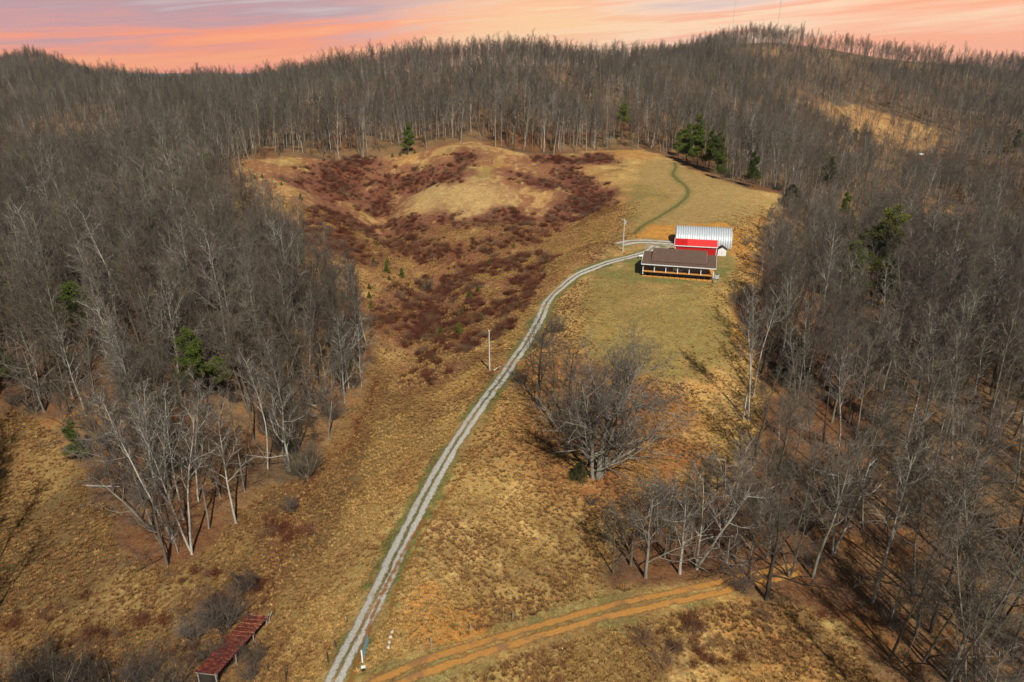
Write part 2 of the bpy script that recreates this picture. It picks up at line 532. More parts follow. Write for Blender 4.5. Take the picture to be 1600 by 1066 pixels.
# ------------------------------------------------------------------ mesh helpers
class MB:
    def __init__(s):
        s.v, s.f, s.m, s.pieces = [], [], [], []

    def add(s, vs, fs, mi=0):
        o = len(s.v)
        s.pieces.append((vs, fs))
        s.v += [tuple(v) for v in vs]
        s.f += [tuple(i + o for i in f) for f in fs]
        s.m += [mi] * len(fs)

    def box(s, x0, x1, y0, y1, z0, z1, mi=0):
        s.add([(x0, y0, z0), (x1, y0, z0), (x1, y1, z0), (x0, y1, z0), (x0, y0, z1), (x1, y0, z1), (x1, y1, z1), (x0, y1, z1)],
              [(0, 3, 2, 1), (4, 5, 6, 7), (0, 1, 5, 4), (1, 2, 6, 5), (2, 3, 7, 6), (3, 0, 4, 7)], mi)

    def slab(s, pts, th, mi=0):
        """thick plate from 4 (or n) top corners, thickness downwards"""
        n = len(pts)
        vs = list(pts) + [(p[0], p[1], p[2] - th) for p in pts]
        s.add(vs, [tuple(range(n)), tuple(range(2 * n - 1, n - 1, -1))] + [(i, i + n, (i + 1) % n + n, (i + 1) % n) for i in range(n)], mi)

    def prism(s, prof, x0, x1, mi=0):
        """profile of (y, z) points pushed along x"""
        n = len(prof)
        vs = [(x0, a, b) for a, b in prof] + [(x1, a, b) for a, b in prof]
        s.add(vs, [tuple(range(n - 1, -1, -1)), tuple(range(n, 2 * n))] + [(i, (i + 1) % n, (i + 1) % n + n, i + n) for i in range(n)], mi)

    def tube(s, p, q, r0, r1=None, n=8, mi=0):
        r1 = r0 if r1 is None else r1
        p, q = Vector(p), Vector(q)
        d = (q - p).normalized()
        a = d.orthogonal().normalized()
        b = d.cross(a)
        vs = []
        for c, r in ((p, r0), (q, r1)):
            for i in range(n):
                t = 2 * math.pi * i / n
                vs.append(c + (a * math.cos(t) + b * math.sin(t)) * r)
        s.add(vs, [(i, (i + 1) % n, (i + 1) % n + n, i + n) for i in range(n)] + [tuple(range(n - 1, -1, -1)), tuple(range(n, 2 * n))], mi)

    def mesh(s, name, *mats):
        me = bpy.data.meshes.new(name)
        me.from_pydata(s.v, [], s.f)
        for m in mats:
            me.materials.append(m)
        if len(mats) > 1:
            me.polygons.foreach_set('material_index', s.m)
        me.update()
        return me


def npmesh(name, v, f, *mats, mi=None):
    """mesh from numpy arrays: v (n,3), f (m,k)"""
    me = bpy.data.meshes.new(name)
    v = np.asarray(v, np.float32)
    f = np.asarray(f, np.int32)
    me.vertices.add(len(v))
    me.vertices.foreach_set('co', v.ravel())
    me.loops.add(f.size)
    me.loops.foreach_set('vertex_index', f.ravel())
    me.polygons.add(len(f))
    me.polygons.foreach_set('loop_start', np.arange(0, f.size, f.shape[1], dtype=np.int32))
    if mi is not None:
        me.polygons.foreach_set('material_index', np.asarray(mi, np.int32))
    for m in mats:
        me.materials.append(m)
    me.update(calc_edges=True)
    me.validate()
    return me


def tag(o, label=None, cat=None, group=None, kind=None):
    for k_, v_ in (('label', label), ('category', cat), ('group', group), ('kind', kind)):
        if v_:
            o[k_] = v_
    return o


def link(name, me, parent=None, loc=(0, 0, 0), rz=0, scale=1):
    o = bpy.data.objects.new(name, me)
    COL.objects.link(o)
    o.parent = parent
    o.location = loc
    o.rotation_euler = (0, 0, rz)
    o.scale = (scale,) * 3 if not hasattr(scale, '__len__') else scale
    return o


def part(name, mb, m, parent):
    mm = m if isinstance(m, tuple) else (m,)
    return link(name, mb.mesh(name, *mm), parent)


def parts(name, mb, m, parent):
    for vs, fs in mb.pieces:
        q = MB()
        q.add(vs, fs)
        part(name, q, m, parent)


def thing(name, label, cat, loc, rz=0, group=None, scale=1):
    return tag(link(name, None, None, loc, rz, scale), label, cat, group)

# ------------------------------------------------------------------ the ground, one sheet
def build_ground():
    us = np.concatenate([np.linspace(-1.35, -.76, 30, endpoint=False), np.linspace(-.76, .76, 860), np.linspace(.76, 1.35, 31)[1:]])
    ys = [-70.0]
    while ys[-1] < 5000:
        y = ys[-1]
        ys.append(y + (3.0 if y < 40 else 0.0042 * (y + 30) if y < 1150 else 0.03 * y))
    ys = np.array(ys)
    Y, U = np.meshgrid(ys, us, indexing='ij')
    X = U * (np.maximum(Y, -60) + 80)
    x, y = X.ravel(), Y.ravel()
    z = np.zeros_like(x)
    for i in range(0, len(x), 200000):
        z[i:i + 200000] = hz(x[i:i + 200000], y[i:i + 200000])
    # rough sward and wheel-worn ground
    z += (fbm(x, y, 2.2, 3, 31) - .5) * .12 * np.clip((ldist(drive_l[::6], x, y) - 2) / 5, 0, 1)
    fm = forest_mask(x, y)
    wx = x + (fbm(x, y, 7, 4, 41) - .5) * 7 + (fbm(x, y, 1.6, 3, 43) - .5) * 2.0
    wy = y + (fbm(x, y, 7, 4, 42) - .5) * 11 + (fbm(x, y, 1.6, 3, 44) - .5) * 3.0
    n1, n2, n3 = fbm(x, y, 30, 4, 51), fbm(x, y, 6, 4, 52), fbm(x, y, 2.0, 4, 53)
    n4 = fbm(x, y, 13, 4, 54)
    C = lambda *c: np.array(c)[None, :]
    mix = lambda a, b, t: a + (b - a) * t[:, None]
    grass = mix(np.broadcast_to(C(.39, .245, .082), (len(x), 3)), C(.24, .145, .050), sstep(n4, .42, .68))
    grass = mix(grass, C(.54, .35, .13), sstep(n2, .52, .75) * .8)
    grass = mix(grass, C(.40, .19, .055), sstep(n1, .48, .68) * .65)
    # left meadow is duller, the foot of the field too
    near_l = sstep(-x - 22 + (y - 60) * .18, 0, 16) * sstep(y, 190, 120)
    grass = mix(grass, C(.125, .078, .030), near_l * (.6 + .4 * sstep(n4, .3, .6)))
    R = boxed(sdist, LAWN, wx, wy, 15, 50.)
    lawn = mix(np.broadcast_to(C(.305, .200, .064), (len(x), 3)), C(.225, .160, .050), sstep(n4, .35, .65))
    grass = mix(grass, lawn, sstep(R, 3, -3))
    R = boxed(sdist, LAWN_UP, wx, wy, 15, 50.)
    grass = mix(grass, C(.335, .215, .080), sstep(R, 4, -4) * .8)
    valley = sstep(y, 150, 190) * sstep(x, 50, 20)
    grass = mix(grass, C(.39, .215, .080), valley * sstep(n4, .55, .40))
    grass = mix(grass, C(.21, .085, .040), valley * sstep(n2 * .6 + n1 * .4, .42, .54) * .85)
    grass = mix(grass, C(.50, .33, .14), valley * sstep(n3, .56, .72) * .6)
    R = boxed(sdist, BROWNSLOPE, wx, wy, 15, 50.)
    grass = mix(grass, C(.17, .070, .034), sstep(R, 5, -5) * sstep(n2, .68, .40))
    R = boxed(sdist, PLATEAU, wx, wy, 15, 50.)
    grass = mix(grass, C(.40, .27, .11), sstep(R + (n2 - .5) * 14, 9, -7) * .75)
    for P in NEARBROWN:
        R = boxed(sdist, P, wx, wy, 10, 50.)
        grass = mix(grass, C(.115, .062, .026), sstep(R, 2, -2.5) * sstep(n3, .62, .36) * .9)
    R = boxed(sdist, OAKLITTER, wx, wy, 15, 50.)
    grass = mix(grass, C(.255, .100, .033), sstep(R, 6, -4) * (.5 + .4 * sstep(n3, .35, .6)))
    for P, cc in ((RIGHTORANGE, C(.46, .225, .055)), (BARNORANGE, C(.47, .215, .04)), (ORANGE_NEAR, C(.44, .19, .04))):
        R = boxed(sdist, P, wx, wy, 8, 50.)
        grass = mix(grass, cc, sstep(R, 1.5, -1.5) * .85)
    R = boxed(sdist, YARD, wx, wy, 8, 50.)
    grass = mix(grass, C(.17, .15, .045), sstep(R, 2, -2) * (.4 + .6 * sstep(n2, .3, .6)))
    R = boxed(sdist, APRON, x + (n3 - .5) * 3, y + (n2 - .5) * 4, 8, 50.)
    grass = mix(grass, C(.36, .31, .225), sstep(R, 1.0, -1.2) * (.5 + .5 * sstep(n3, .35, .55)))
    for P in BRUSH:
        R = boxed(sdist, P, wx, wy, 12, 50.)
        grass = mix(grass, C(.175, .070, .038), sstep(R, 10, 1.0) * sstep(n2, .30, .50) * .92)
        grass = mix(grass, C(.12, .038, .020), sstep(R + (n3 - .5) * 12 + (n2 - .5) * 12, 4.0, -3.0) * .85)
    # creek bed
    R = boxed(ldist, CREEK, wx, wy, 12, 50.)
    grass = mix(grass, C(.17, .085, .03), sstep(R, 5, 1) * .8)
    grass = mix(grass, C(.10, .035, .015), sstep(R, .9, .3))
    # verges
    R = boxed(ldist, drive_l[::4], x + (n3 - .5) * 3, y, 12, 50.)
    grass = mix(grass, C(.12, .125, .032), sstep(R, 3.6, 2.2) * sstep(n2, .38, .55) * .85)
    left = sstep(R, 5, 3)
    R = boxed(ldist, mud_l[::4], x, y, 12, 50.)
    grass = mix(grass, C(.17, .14, .045), sstep(R, 5, 2.2) * sstep(n2, .4, .58) * .7)
    R = boxed(ldist, green_l[::3], x + (n3 - .5) * 2, y, 12, 50.)
    grass = mix(grass, C(.16, .15, .045), sstep(R, 3, 1) * .5)
    # woodland floor: fallen leaves, ochre to rust
    litter = mix(np.broadcast_to(C(.145, .066, .028), (len(x), 3)), C(.20, .115, .052), sstep(n1, .38, .62))
    litter = mix(litter, C(.27, .125, .040), sstep(n2, .58, .75) * .7)
    litter = mix(litter, C(.085, .055, .032), sstep(n4, .52, .72) * .7)
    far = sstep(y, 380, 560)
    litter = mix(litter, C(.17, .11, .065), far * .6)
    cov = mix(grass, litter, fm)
    for P in (FARCLEAR, FARCLEAR2, FARSTREAK):
        R = boxed(sdist, P, wx, wy, 30, 90.)
        cov = mix(cov, C(.34, .18, .07) if P is not FARCLEAR2 else C(.26, .16, .06), sstep(R, 4, -4) * (1 - .55 * sstep(n2, .5, .66)))
    ridge = sstep(y, 760, 820) * sstep(x, 190, 240) * sstep(y, 1000, 940)
    cov = mix(cov, C(.27, .155, .075), ridge * sstep(n1, .5, .62))
    cov = mix(cov, C(.10, .12, .16), sstep(y, 1500, 2600))  # blue distance haze put into the colour of the farthest hills
    nr, nc = X.shape
    idx = np.arange(nr * nc).reshape(nr, nc)
    f = np.stack([idx[:-1, :-1], idx[:-1, 1:], idx[1:, 1:], idx[1:, :-1]], -1).reshape(-1, 4)
    me = bpy.data.meshes.new('ground')
    me.vertices.add(len(x))
    me.vertices.foreach_set('co', np.c_[x, y, z].astype(np.float32).ravel())
    me.loops.add(f.size)
    me.loops.foreach_set('vertex_index', f.astype(np.int32).ravel())
    me.polygons.add(len(f))
    me.polygons.foreach_set('loop_start', np.arange(0, f.size, 4, dtype=np.int32))
    me.update(calc_edges=True)
    me.polygons.foreach_set('use_smooth', np.ones(len(f), bool))
    ca = me.attributes.new('cover', 'FLOAT_COLOR', 'POINT')
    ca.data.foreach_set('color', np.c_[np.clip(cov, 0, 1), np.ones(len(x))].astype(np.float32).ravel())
    me.materials.append(M_GROUND)
    tag(link('ground', me), kind='structure')


build_ground()


# ------------------------------------------------------------------ roads as ribbons lying on the ground
def ribbon(name, line, width, m, n=13, lift=.10):
    line = np.asarray(line)
    t = np.gradient(line, axis=0)
    t /= np.linalg.norm(t, axis=1)[:, None] + 1e-9
    nrm = np.c_[t[:, 1], -t[:, 0]]
    s = np.linspace(-1, 1, n)
    P = line[:, None, :] + nrm[:, None, :] * s[None, :, None] * width / 2
    xx, yy = P[..., 0].ravel(), P[..., 1].ravel()
    z = hz(xx, yy) + lift + np.tile(.05 * (1 - s ** 2), len(line))
    L = np.concatenate([[0], np.cumsum(np.linalg.norm(np.diff(line, axis=0), axis=1))])
    idx = np.arange(len(line) * n).reshape(len(line), n)
    f = np.stack([idx[:-1, :-1], idx[:-1, 1:], idx[1:, 1:], idx[1:, :-1]], -1).reshape(-1, 4)
    me = npmesh(name, np.c_[xx, yy, z], f, m)
    a = me.attributes.new('across', 'FLOAT', 'POINT')
    a.data.foreach_set('value', np.tile(s, len(line)).astype(np.float32))
    a = me.attributes.new('along', 'FLOAT', 'POINT')
    a.data.foreach_set('value', np.repeat(L, n).astype(np.float32))
    return tag(link(name, me), kind='structure')


def road_mat(name, track, centre, edge, tw, tc, grain, red=None, centre_hide=.45):
    """two wheel tracks; the ragged verges are see-through so the sward shows"""
    m, k, b = mat(name)
    s = k.new('ShaderNodeAttribute', attribute_name='across').outputs['Fac']
    al = k.new('ShaderNodeAttribute', attribute_name='along').outputs['Fac']
    pos = k.new('ShaderNodeNewGeometry').outputs['Position']
    nb = k.noise(pos, .35, 4, .6)
    nf = k.noise(pos, 2.2, 5, .7)
    nff = k.noise(pos, 9, 3, .7)
    sw = k.math('ADD', s, k.math('ADD', k.math('MULTIPLY', k.math('SUBTRACT', nb, .5), .55), k.math('MULTIPLY', k.math('SUBTRACT', nf, .5), .55)))
    d = k.math('ABSOLUTE', k.math('SUBTRACT', k.math('ABSOLUTE', sw), tc))
    tr = k.smooth(k.math('ADD', d, k.math('MULTIPLY', k.math('SUBTRACT', nff, .5), .30)), tw, tw * .45)
    g = k.math('ADD', k.math('MULTIPLY', k.math('SUBTRACT', nff, .5), grain), 1.0)
    tcol = k.mix(1., track, g, 'MULTIPLY')
    if red:
        tcol = k.mix(k.smooth(nb, .52, .66), tcol, red)
    ccol = k.mix(k.smooth(nf, .4, .62), centre, edge)
    col = k.mix(tr, ccol, tcol)
    k.put(b.inputs['Base Color'], col)
    inner = k.math('MULTIPLY', k.smooth(k.math('ABSOLUTE', s), tc * .9, tc * .5), k.smooth(k.math('ADD', nf, k.math('MULTIPLY', nb, .6)), .95 - centre_hide * .6, .75 - centre_hide * .6))
    alpha = k.math('MAXIMUM', tr, inner)
    k.put(b.inputs['Alpha'], alpha)
    return m


M_GRAVEL = road_mat('gravel', (.43, .405, .345), (.31, .26, .17), (.20, .13, .07), .40, .41, 2.8, red=(.34, .29, .20, 1), centre_hide=.72)
M_MUD = road_mat('mud', (.39, .185, .045), (.26, .15, .06), (.20, .13, .055), .38, .44, 1.8, red=(.24, .125, .05, 1), centre_hide=.8)
ribbon('driveway', drive_l, 3.7, M_GRAVEL)
ribbon('driveway', drive2_l, 6.5, M_GRAVEL)
ribbon('dirt_track', mud_l, 3.5, M_MUD, lift=.08)
mg, k, b = mat('mown_path')
s_ = k.new('ShaderNodeAttribute', attribute_name='across').outputs['Fac']
pos = k.new('ShaderNodeNewGeometry').outputs['Position']
nf = k.noise(pos, 1.4, 5, .7)
k.put(b.inputs['Base Color'], k.mix(nf, (.20, .17, .05, 1), (.10, .115, .03, 1)))
k.put(b.inputs['Alpha'], k.math('MULTIPLY', k.smooth(k.math('ADD', k.math('ABSOLUTE', s_), k.math('MULTIPLY', nf, 1.2)), 1.5, .6), .8))
ribbon('grass_path', green_l, 2.5, mg)
# red bare-earth gully beside the lower driveway
mr, k, b = mat('red_earth')
s_ = k.new('ShaderNodeAttribute', attribute_name='across').outputs['Fac']
pos = k.new('ShaderNodeNewGeometry').outputs['Position']
nf = k.noise(pos, 1.1, 5, .7)
k.put(b.inputs['Base Color'], k.mix(nf, (.20, .08, .02, 1), (.40, .17, .035, 1)))
k.put(b.inputs['Alpha'], k.math('MULTIPLY', k.smooth(k.math('ADD', k.math('ABSOLUTE', s_), k.math('MULTIPLY', nf, 2.0)), 1.6, 1.0), .75))
ribbon('red_earth_strip', smoothline(poly([(545, 1080), (560, 1030), (572, 995), (590, 945), (612, 900), (640, 848), (665, 812)]), .8), 1.5, mr, lift=.12)
ribbon('gully', smoothline(poly([(610, 985), (612, 950), (618, 930), (640, 880), (662, 835), (690, 790), (720, 745), (745, 700)]), .8), 1.0, mr, lift=.12)


# ------------------------------------------------------------------ bare trees
class Grower:
    def __init__(s, seed):
        s.r = random.Random(seed)
        s.thick, s.thin = [], []      # segments (p, q, r0, r1)

    def branch(s, p, d, L, r, level, spec, thick_to):
        R = s.r
        sp = spec[level]
        n = sp['n']
        dst = s.thick if level <= thick_to else s.thin
        step = L / n
        pts = [p]
        dirs = []
        rad = [r]
        d = Vector(d)
        for i in range(n):
            w = sp['wob']
            d = (d + Vector((R.gauss(0, w), R.gauss(0, w), R.gauss(0, w) + sp['up']))).normalized()
            p = p + d * step
            pts.append(p)
            dirs.append(d)
            rad.append(r * (1 - (1 - sp['tip']) * (i + 1) / n))
        for i in range(n):
            dst.append((pts[i], pts[i + 1], rad[i], rad[i + 1]))
        if level + 1 >= len(spec):
            return
        k = sp['kids']
        az = R.random() * 6.28
        for j in range(k):
            t = sp['from'] + (1 - sp['from']) * (j + R.random()) / k
            t = min(t, .995)
            i = min(int(t * n), n - 1)
            f = t * n - i
            q = pts[i].lerp(pts[i + 1], f)
            dd = dirs[i]
            az += 2.4 + R.gauss(0, .4)
            a = dd.orthogonal().normalized()
            b_ = dd.cross(a)
            side = a * math.cos(az) + b_ * math.sin(az)
            ang = math.radians(sp['ang'] + R.gauss(0, sp['angv']))
            nd = dd * math.cos(ang) + side * math.sin(ang)
            shape = sp['shape'](t)
            cl = L * sp['ratio'] * shape * R.uniform(.75, 1.2)
            cr = rad[i] * sp['rr'] * R.uniform(.7, 1.0)
            cr = max(cr, sp['rmin'])
            s.branch(q, nd, cl, cr, level + 1, spec, thick_to)


def segs_mesh(segs, sides, closed_tip=True):
    """all segments as open n-sided tubes, numpy"""
    P = np.array([s[0][:] for s in segs])
    Q = np.array([s[1][:] for s in segs])
    r0 = np.array([s[2] for s in segs])
    r1 = np.array([s[3] for s in segs])
    D = Q - P
    D /= np.linalg.norm(D, axis=1)[:, None] + 1e-9
    ref = np.where(np.abs(D[:, 2:3]) < .9, np.array([[0, 0, 1.]]), np.array([[1., 0, 0]]))
    A_ = np.cross(D, ref)
    A_ /= np.linalg.norm(A_, axis=1)[:, None]
    B_ = np.cross(D, A_)
    ang = 2 * np.pi * np.arange(sides) / sides
    ring = A_[:, None, :] * np.cos(ang)[None, :, None] + B_[:, None, :] * np.sin(ang)[None, :, None]
    V0 = P[:, None, :] + ring * r0[:, None, None]
    V1 = Q[:, None, :] + ring * r1[:, None, None]
    V = np.concatenate([V0, V1], 1).reshape(-1, 3)
    base = (np.arange(len(segs)) * 2 * sides)[:, None]
    i = np.arange(sides)
    j = (i + 1) % sides
    F = np.stack([base + i, base + j, base + j + sides, base + i + sides], -1).reshape(-1, 4)
    return V, F


SH_TOP = lambda t: 1.15 - .75 * t          # lower limbs longest
SH_ROUND = lambda t: .45 + 1.1 * math.sin(math.pi * min(max(t, .05), .93)) * .6
SH_FLAT = lambda t: 1.0 - .45 * t


def spec_forest(q):
    """tall narrow forest tree; q scales how finely it branches"""
    return [dict(n=12, wob=.035, up=.02, tip=.16, kids=int(15 * q['k1']), **{'from': q.get('clear', .42)}, ang=q.get('ang', 42), angv=9, shape=SH_TOP, ratio=q.get('rat', .30), rr=.50, rmin=.03),
            dict(n=6, wob=.13, up=.10, tip=.25, kids=int(8 * q['k2']), **{'from': .12}, ang=40, angv=12, shape=SH_FLAT, ratio=.50, rr=.60, rmin=.024),
            dict(n=3, wob=.15, up=.06, tip=.4, kids=int(8 * q['k3']), **{'from': .1}, ang=38, angv=13, shape=SH_FLAT, ratio=.55, rr=.6, rmin=q['rt']),
            dict(n=2, wob=.17, up=.05, tip=.5, kids=q.get('k4', 4), **{'from': .1}, ang=36, angv=13, shape=SH_FLAT, ratio=.62, rr=.7, rmin=q['rt'] * .75),
            dict(n=1, wob=.12, up=.05, tip=.45, kids=0, **{'from': .1}, ang=36, angv=13, shape=SH_FLAT, ratio=.6, rr=.8, rmin=q['rt'] * .6)]


def spec_broad(q):
    return [dict(n=9, wob=.07, up=.02, tip=.20, kids=int(13 * q['k1']), **{'from': q.get('clear', .16)}, ang=58, angv=12, shape=SH_TOP, ratio=.60, rr=.58, rmin=.05),
            dict(n=8, wob=.14, up=.07, tip=.25, kids=int(10 * q['k2']), **{'from': .18}, ang=42, angv=12, shape=SH_FLAT, ratio=.46, rr=.6, rmin=.02),
            dict(n=4, wob=.17, up=.05, tip=.4, kids=int(8 * q['k3']), **{'from': .12}, ang=40, angv=13, shape=SH_FLAT, ratio=.52, rr=.6, rmin=q['rt']),
            dict(n=2, wob=.17, up=.04, tip=.5, kids=q.get('k4', 5), **{'from': .1}, ang=38, angv=13, shape=SH_FLAT, ratio=.55, rr=.7, rmin=q['rt'] * .8),
            dict(n=1, wob=.12, up=.03, tip=.45, kids=0, **{'from': .1}, ang=36, angv=13, shape=SH_FLAT, ratio=.5, rr=.8, rmin=q['rt'] * .65)]


def grow_tree(seed, spec, stems, thick_to=2):
    g = Grower(seed)
    for (p, d, L, r) in stems:
        g.branch(Vector(p), Vector(d), L, r, 0, spec, thick_to)
    return g


def tree_meshes(name, g, sides=5):
    V, F = segs_mesh(g.thick, sides)
    trunk = npmesh(name + '_trunk', V, F, M_BARK)
    trunk.polygons.foreach_set('use_smooth', np.ones(len(trunk.polygons), bool))
    V, F = segs_mesh(g.thin, 3)
    crown = npmesh(name + '_crown', V, F, M_TWIG)
    return trunk, crown


def joined_mesh(name, g, sides=4):
    V, F = segs_mesh(g.thick, sides)
    V2, F2 = segs_mesh(g.thin, 3)
    nA = len(V)
    # four-sided and three-sided tubes both give quads
    return npmesh(name, np.r_[V, V2], np.r_[F, F2 + nA], M_BARK, M_TWIG, mi=np.r_[np.zeros(len(F)), np.ones(len(F2))])


def near_variants():
    out = []
    q = dict(k1=1.1, k2=1, k3=1, rt=.015, k4=3)
    out.append(tree_meshes('forest', grow_tree(1, spec_forest(q), [((0, 0, -.5), (0, 0, 1), 25, .24)])))
    out.append(tree_meshes('forest', grow_tree(2, spec_forest({**q, 'clear': .5, 'ang': 36}), [((0, 0, -.5), (.03, .02, 1), 26, .21)])))
    out.append(tree_meshes('forest', grow_tree(3, spec_forest({**q, 'clear': .34, 'rat': .33}), [((0, 0, -.5), (-.03, 0, 1), 23, .26)])))
    out.append(tree_meshes('forest', grow_tree(4, spec_forest({**q, 'k1': .75, 'clear': .42, 'ang': 32}), [((0, 0, -.5), (.12, .02, 1), 24, .20), ((.2, 0, -.5), (-.13, .05, 1), 23, .17)])))
    out.append(tree_meshes('forest', grow_tree(5, spec_forest({**q, 'k1': .8, 'clear': .60, 'ang': 40, 'rat': .26}), [((0, 0, -.5), (-.02, .03, 1), 27, .22)])))
    out.append(tree_meshes('forest', grow_tree(6, spec_forest({**q, 'clear': .25, 'rat': .36, 'ang': 46}), [((0, 0, -.5), (.04, 0, 1), 19, .20)])))
    out.append(tree_meshes('broad', grow_tree(7, spec_broad(dict(k1=.9, k2=.9, k3=.9, rt=.019, k4=3)), [((0, 0, -.5), (0, 0, 1), 15, .30)])))
    out.append(tree_meshes('broad', grow_tree(8, spec_broad(dict(k1=.6, k2=.9, k3=.9, rt=.018, k4=3, clear=.25)), [((0, 0, -.5), (.2, .05, 1), 15, .22), ((.1, .1, -.5), (-.2, .02, 1), 14, .2)])))
    return out


def far_variants():
    out = []
    q = dict(k1=.85, k2=.7, k3=.6, rt=.042, k4=3)
    for i, (cl, ang, H) in enumerate([(.42, 40, 24), (.5, 36, 25), (.35, 44, 22), (.3, 45, 20), (.55, 34, 25), (.4, 38, 21)]):
        out.append(joined_mesh('far_bare_tree', grow_tree(20 + i, spec_forest({**q, 'clear': cl, 'ang': ang}), [((0, 0, -1), (.02 * (i - 2), 0, 1), H, .22)])))
    return out


def proj(x, y, z):
    d = CAMZ - z
    a = y * CP + d * SP
    return 800 + FPX * x / a, 533 - FPX * (y * SP - d * CP) / a


def ground_pt(px, py):
    p = at(px, py)
    return Vector((p[0], p[1], h1(p[0], p[1])))


M_BARKO, k, b = mat('bark_by_tree')
oc = k.new('ShaderNodeObjectInfo').outputs['Color']
tc = k.new('ShaderNodeTexCoord').outputs['Object']
n = k.noise(k.mapping(tc, (1, 1, .25)), 3.0, 5, .7)
k.put(b.inputs['Base Color'], k.mix(1.0, oc, k.math('ADD', k.math('MULTIPLY', k.math('SUBTRACT', n, .5), 1.8), 1.0), 'MULTIPLY'))

TONES = {'pale': (.36, .335, .275), 'grey': (.21, .185, .145), 'brown': (.125, .10, .072), 'dark': (.062, .05, .038)}


taken = []           # (x, y, radius) kept free of scattered trees

# ------------------------------------------------------------------ buildings
M_SHINGLE, k, b = mat('brown_shingles')
tc = k.new('ShaderNodeTexCoord').outputs['Object']
n = k.noise(k.mapping(tc, (1.2, 6, 6)), 1.4, 4, .7)
n2 = k.noise(tc, .5, 3, .6)
k.put(b.inputs['Base Color'], k.mix(k.math('ADD', k.math('MULTIPLY', n, .7), k.math('MULTIPLY', n2, .3)), (.045, .027, .018, 1), (.175, .112, .082, 1)))
M_WHITE = m_plain('white_trim', (.72, .73, .72), .6, .06)
M_SIDING, k, b = mat('grey_brown_siding')
tc = k.new('ShaderNodeTexCoord').outputs['Object']
sp_ = k.new('ShaderNodeSeparateXYZ')
k.l.new(tc, sp_.inputs[0])
w_ = k.math('FRACT', k.math('MULTIPLY', sp_.outputs[2], 5.0))
k.put(b.inputs['Base Color'], k.mix(k.smooth(w_, .0, .25), (.14, .115, .10, 1), (.27, .235, .21, 1)))
M_CEDARW = m_plain('orange_deck_wood', (.56, .26, .065), .7, .18, 2)
M_DARKW = m_plain('dark_wood', (.045, .035, .028), .9, .3, 4)
M_GREYW = m_plain('weathered_wood', (.27, .25, .22), .9, .3, 5)
M_GLASS, k, b = mat('window_glass')
b.inputs['Base Color'].default_value = (.03, .035, .04, 1)
b.inputs['Roughness'].default_value = .08
b.inputs['Specular IOR Level'].default_value = .6
M_RED = m_plain('red_metal', (.44, .014, .014), .5, .14, 1.6)
M_RED2 = m_plain('faded_red_metal', (.62, .045, .04), .42, .10, 1.2)
M_GALV, k, b = mat('galvanised_steel')
tc = k.new('ShaderNodeTexCoord').outputs['Object']
n = k.noise(k.mapping(tc, (3, .6, .6)), 1.2, 4, .6)
k.put(b.inputs['Base Color'], k.mix(n, (.42, .46, .48, 1), (.66, .69, .70, 1)))
b.inputs['Metallic'].default_value = .35
b.inputs['Roughness'].default_value = .42
M_RUST, k, b = mat('rusted_roofing')
tc = k.new('ShaderNodeTexCoord').outputs['Object']
n = k.noise(k.mapping(tc, (1.2, 2.6, 1)), 1.3, 6, .8)
sp_ = k.new('ShaderNodeSeparateXYZ')
k.l.new(tc, sp_.inputs[0])
rb = k.math('FRACT', k.math('MULTIPLY', sp_.outputs[1], 1.35))
seam = k.math('MULTIPLY', k.smooth(rb, .16, .04), k.math('MULTIPLY', k.smooth(sp_.outputs[1], 3.4, 6.0), k.smooth(k.noise(tc, 5.0, 3, .7), .42, .55)))
base = k.ramp(n, [(.36, (.030, .012, .010)), (.47, (.10, .026, .020)), (.55, (.19, .045, .026)), (.64, (.36, .15, .07))])
base = k.mix(k.smooth(sp_.outputs[1], 1.5, 7.5), k.mix(.35, base, (.085, .018, .020, 1)), base)
k.put(b.inputs['Base Color'], k.mix(seam, base, (.55, .27, .12, 1)))
b.inputs['Roughness'].default_value = .6
M_TEAL = m_plain('blue_green_paint', (.10, .22, .27), .5, .2, 6)
M_BLACK = m_plain('black_plastic', (.02, .02, .02), .5, .1)
M_CONC = m_plain('pale_stone', (.55, .50, .42), .9, .2, 3)


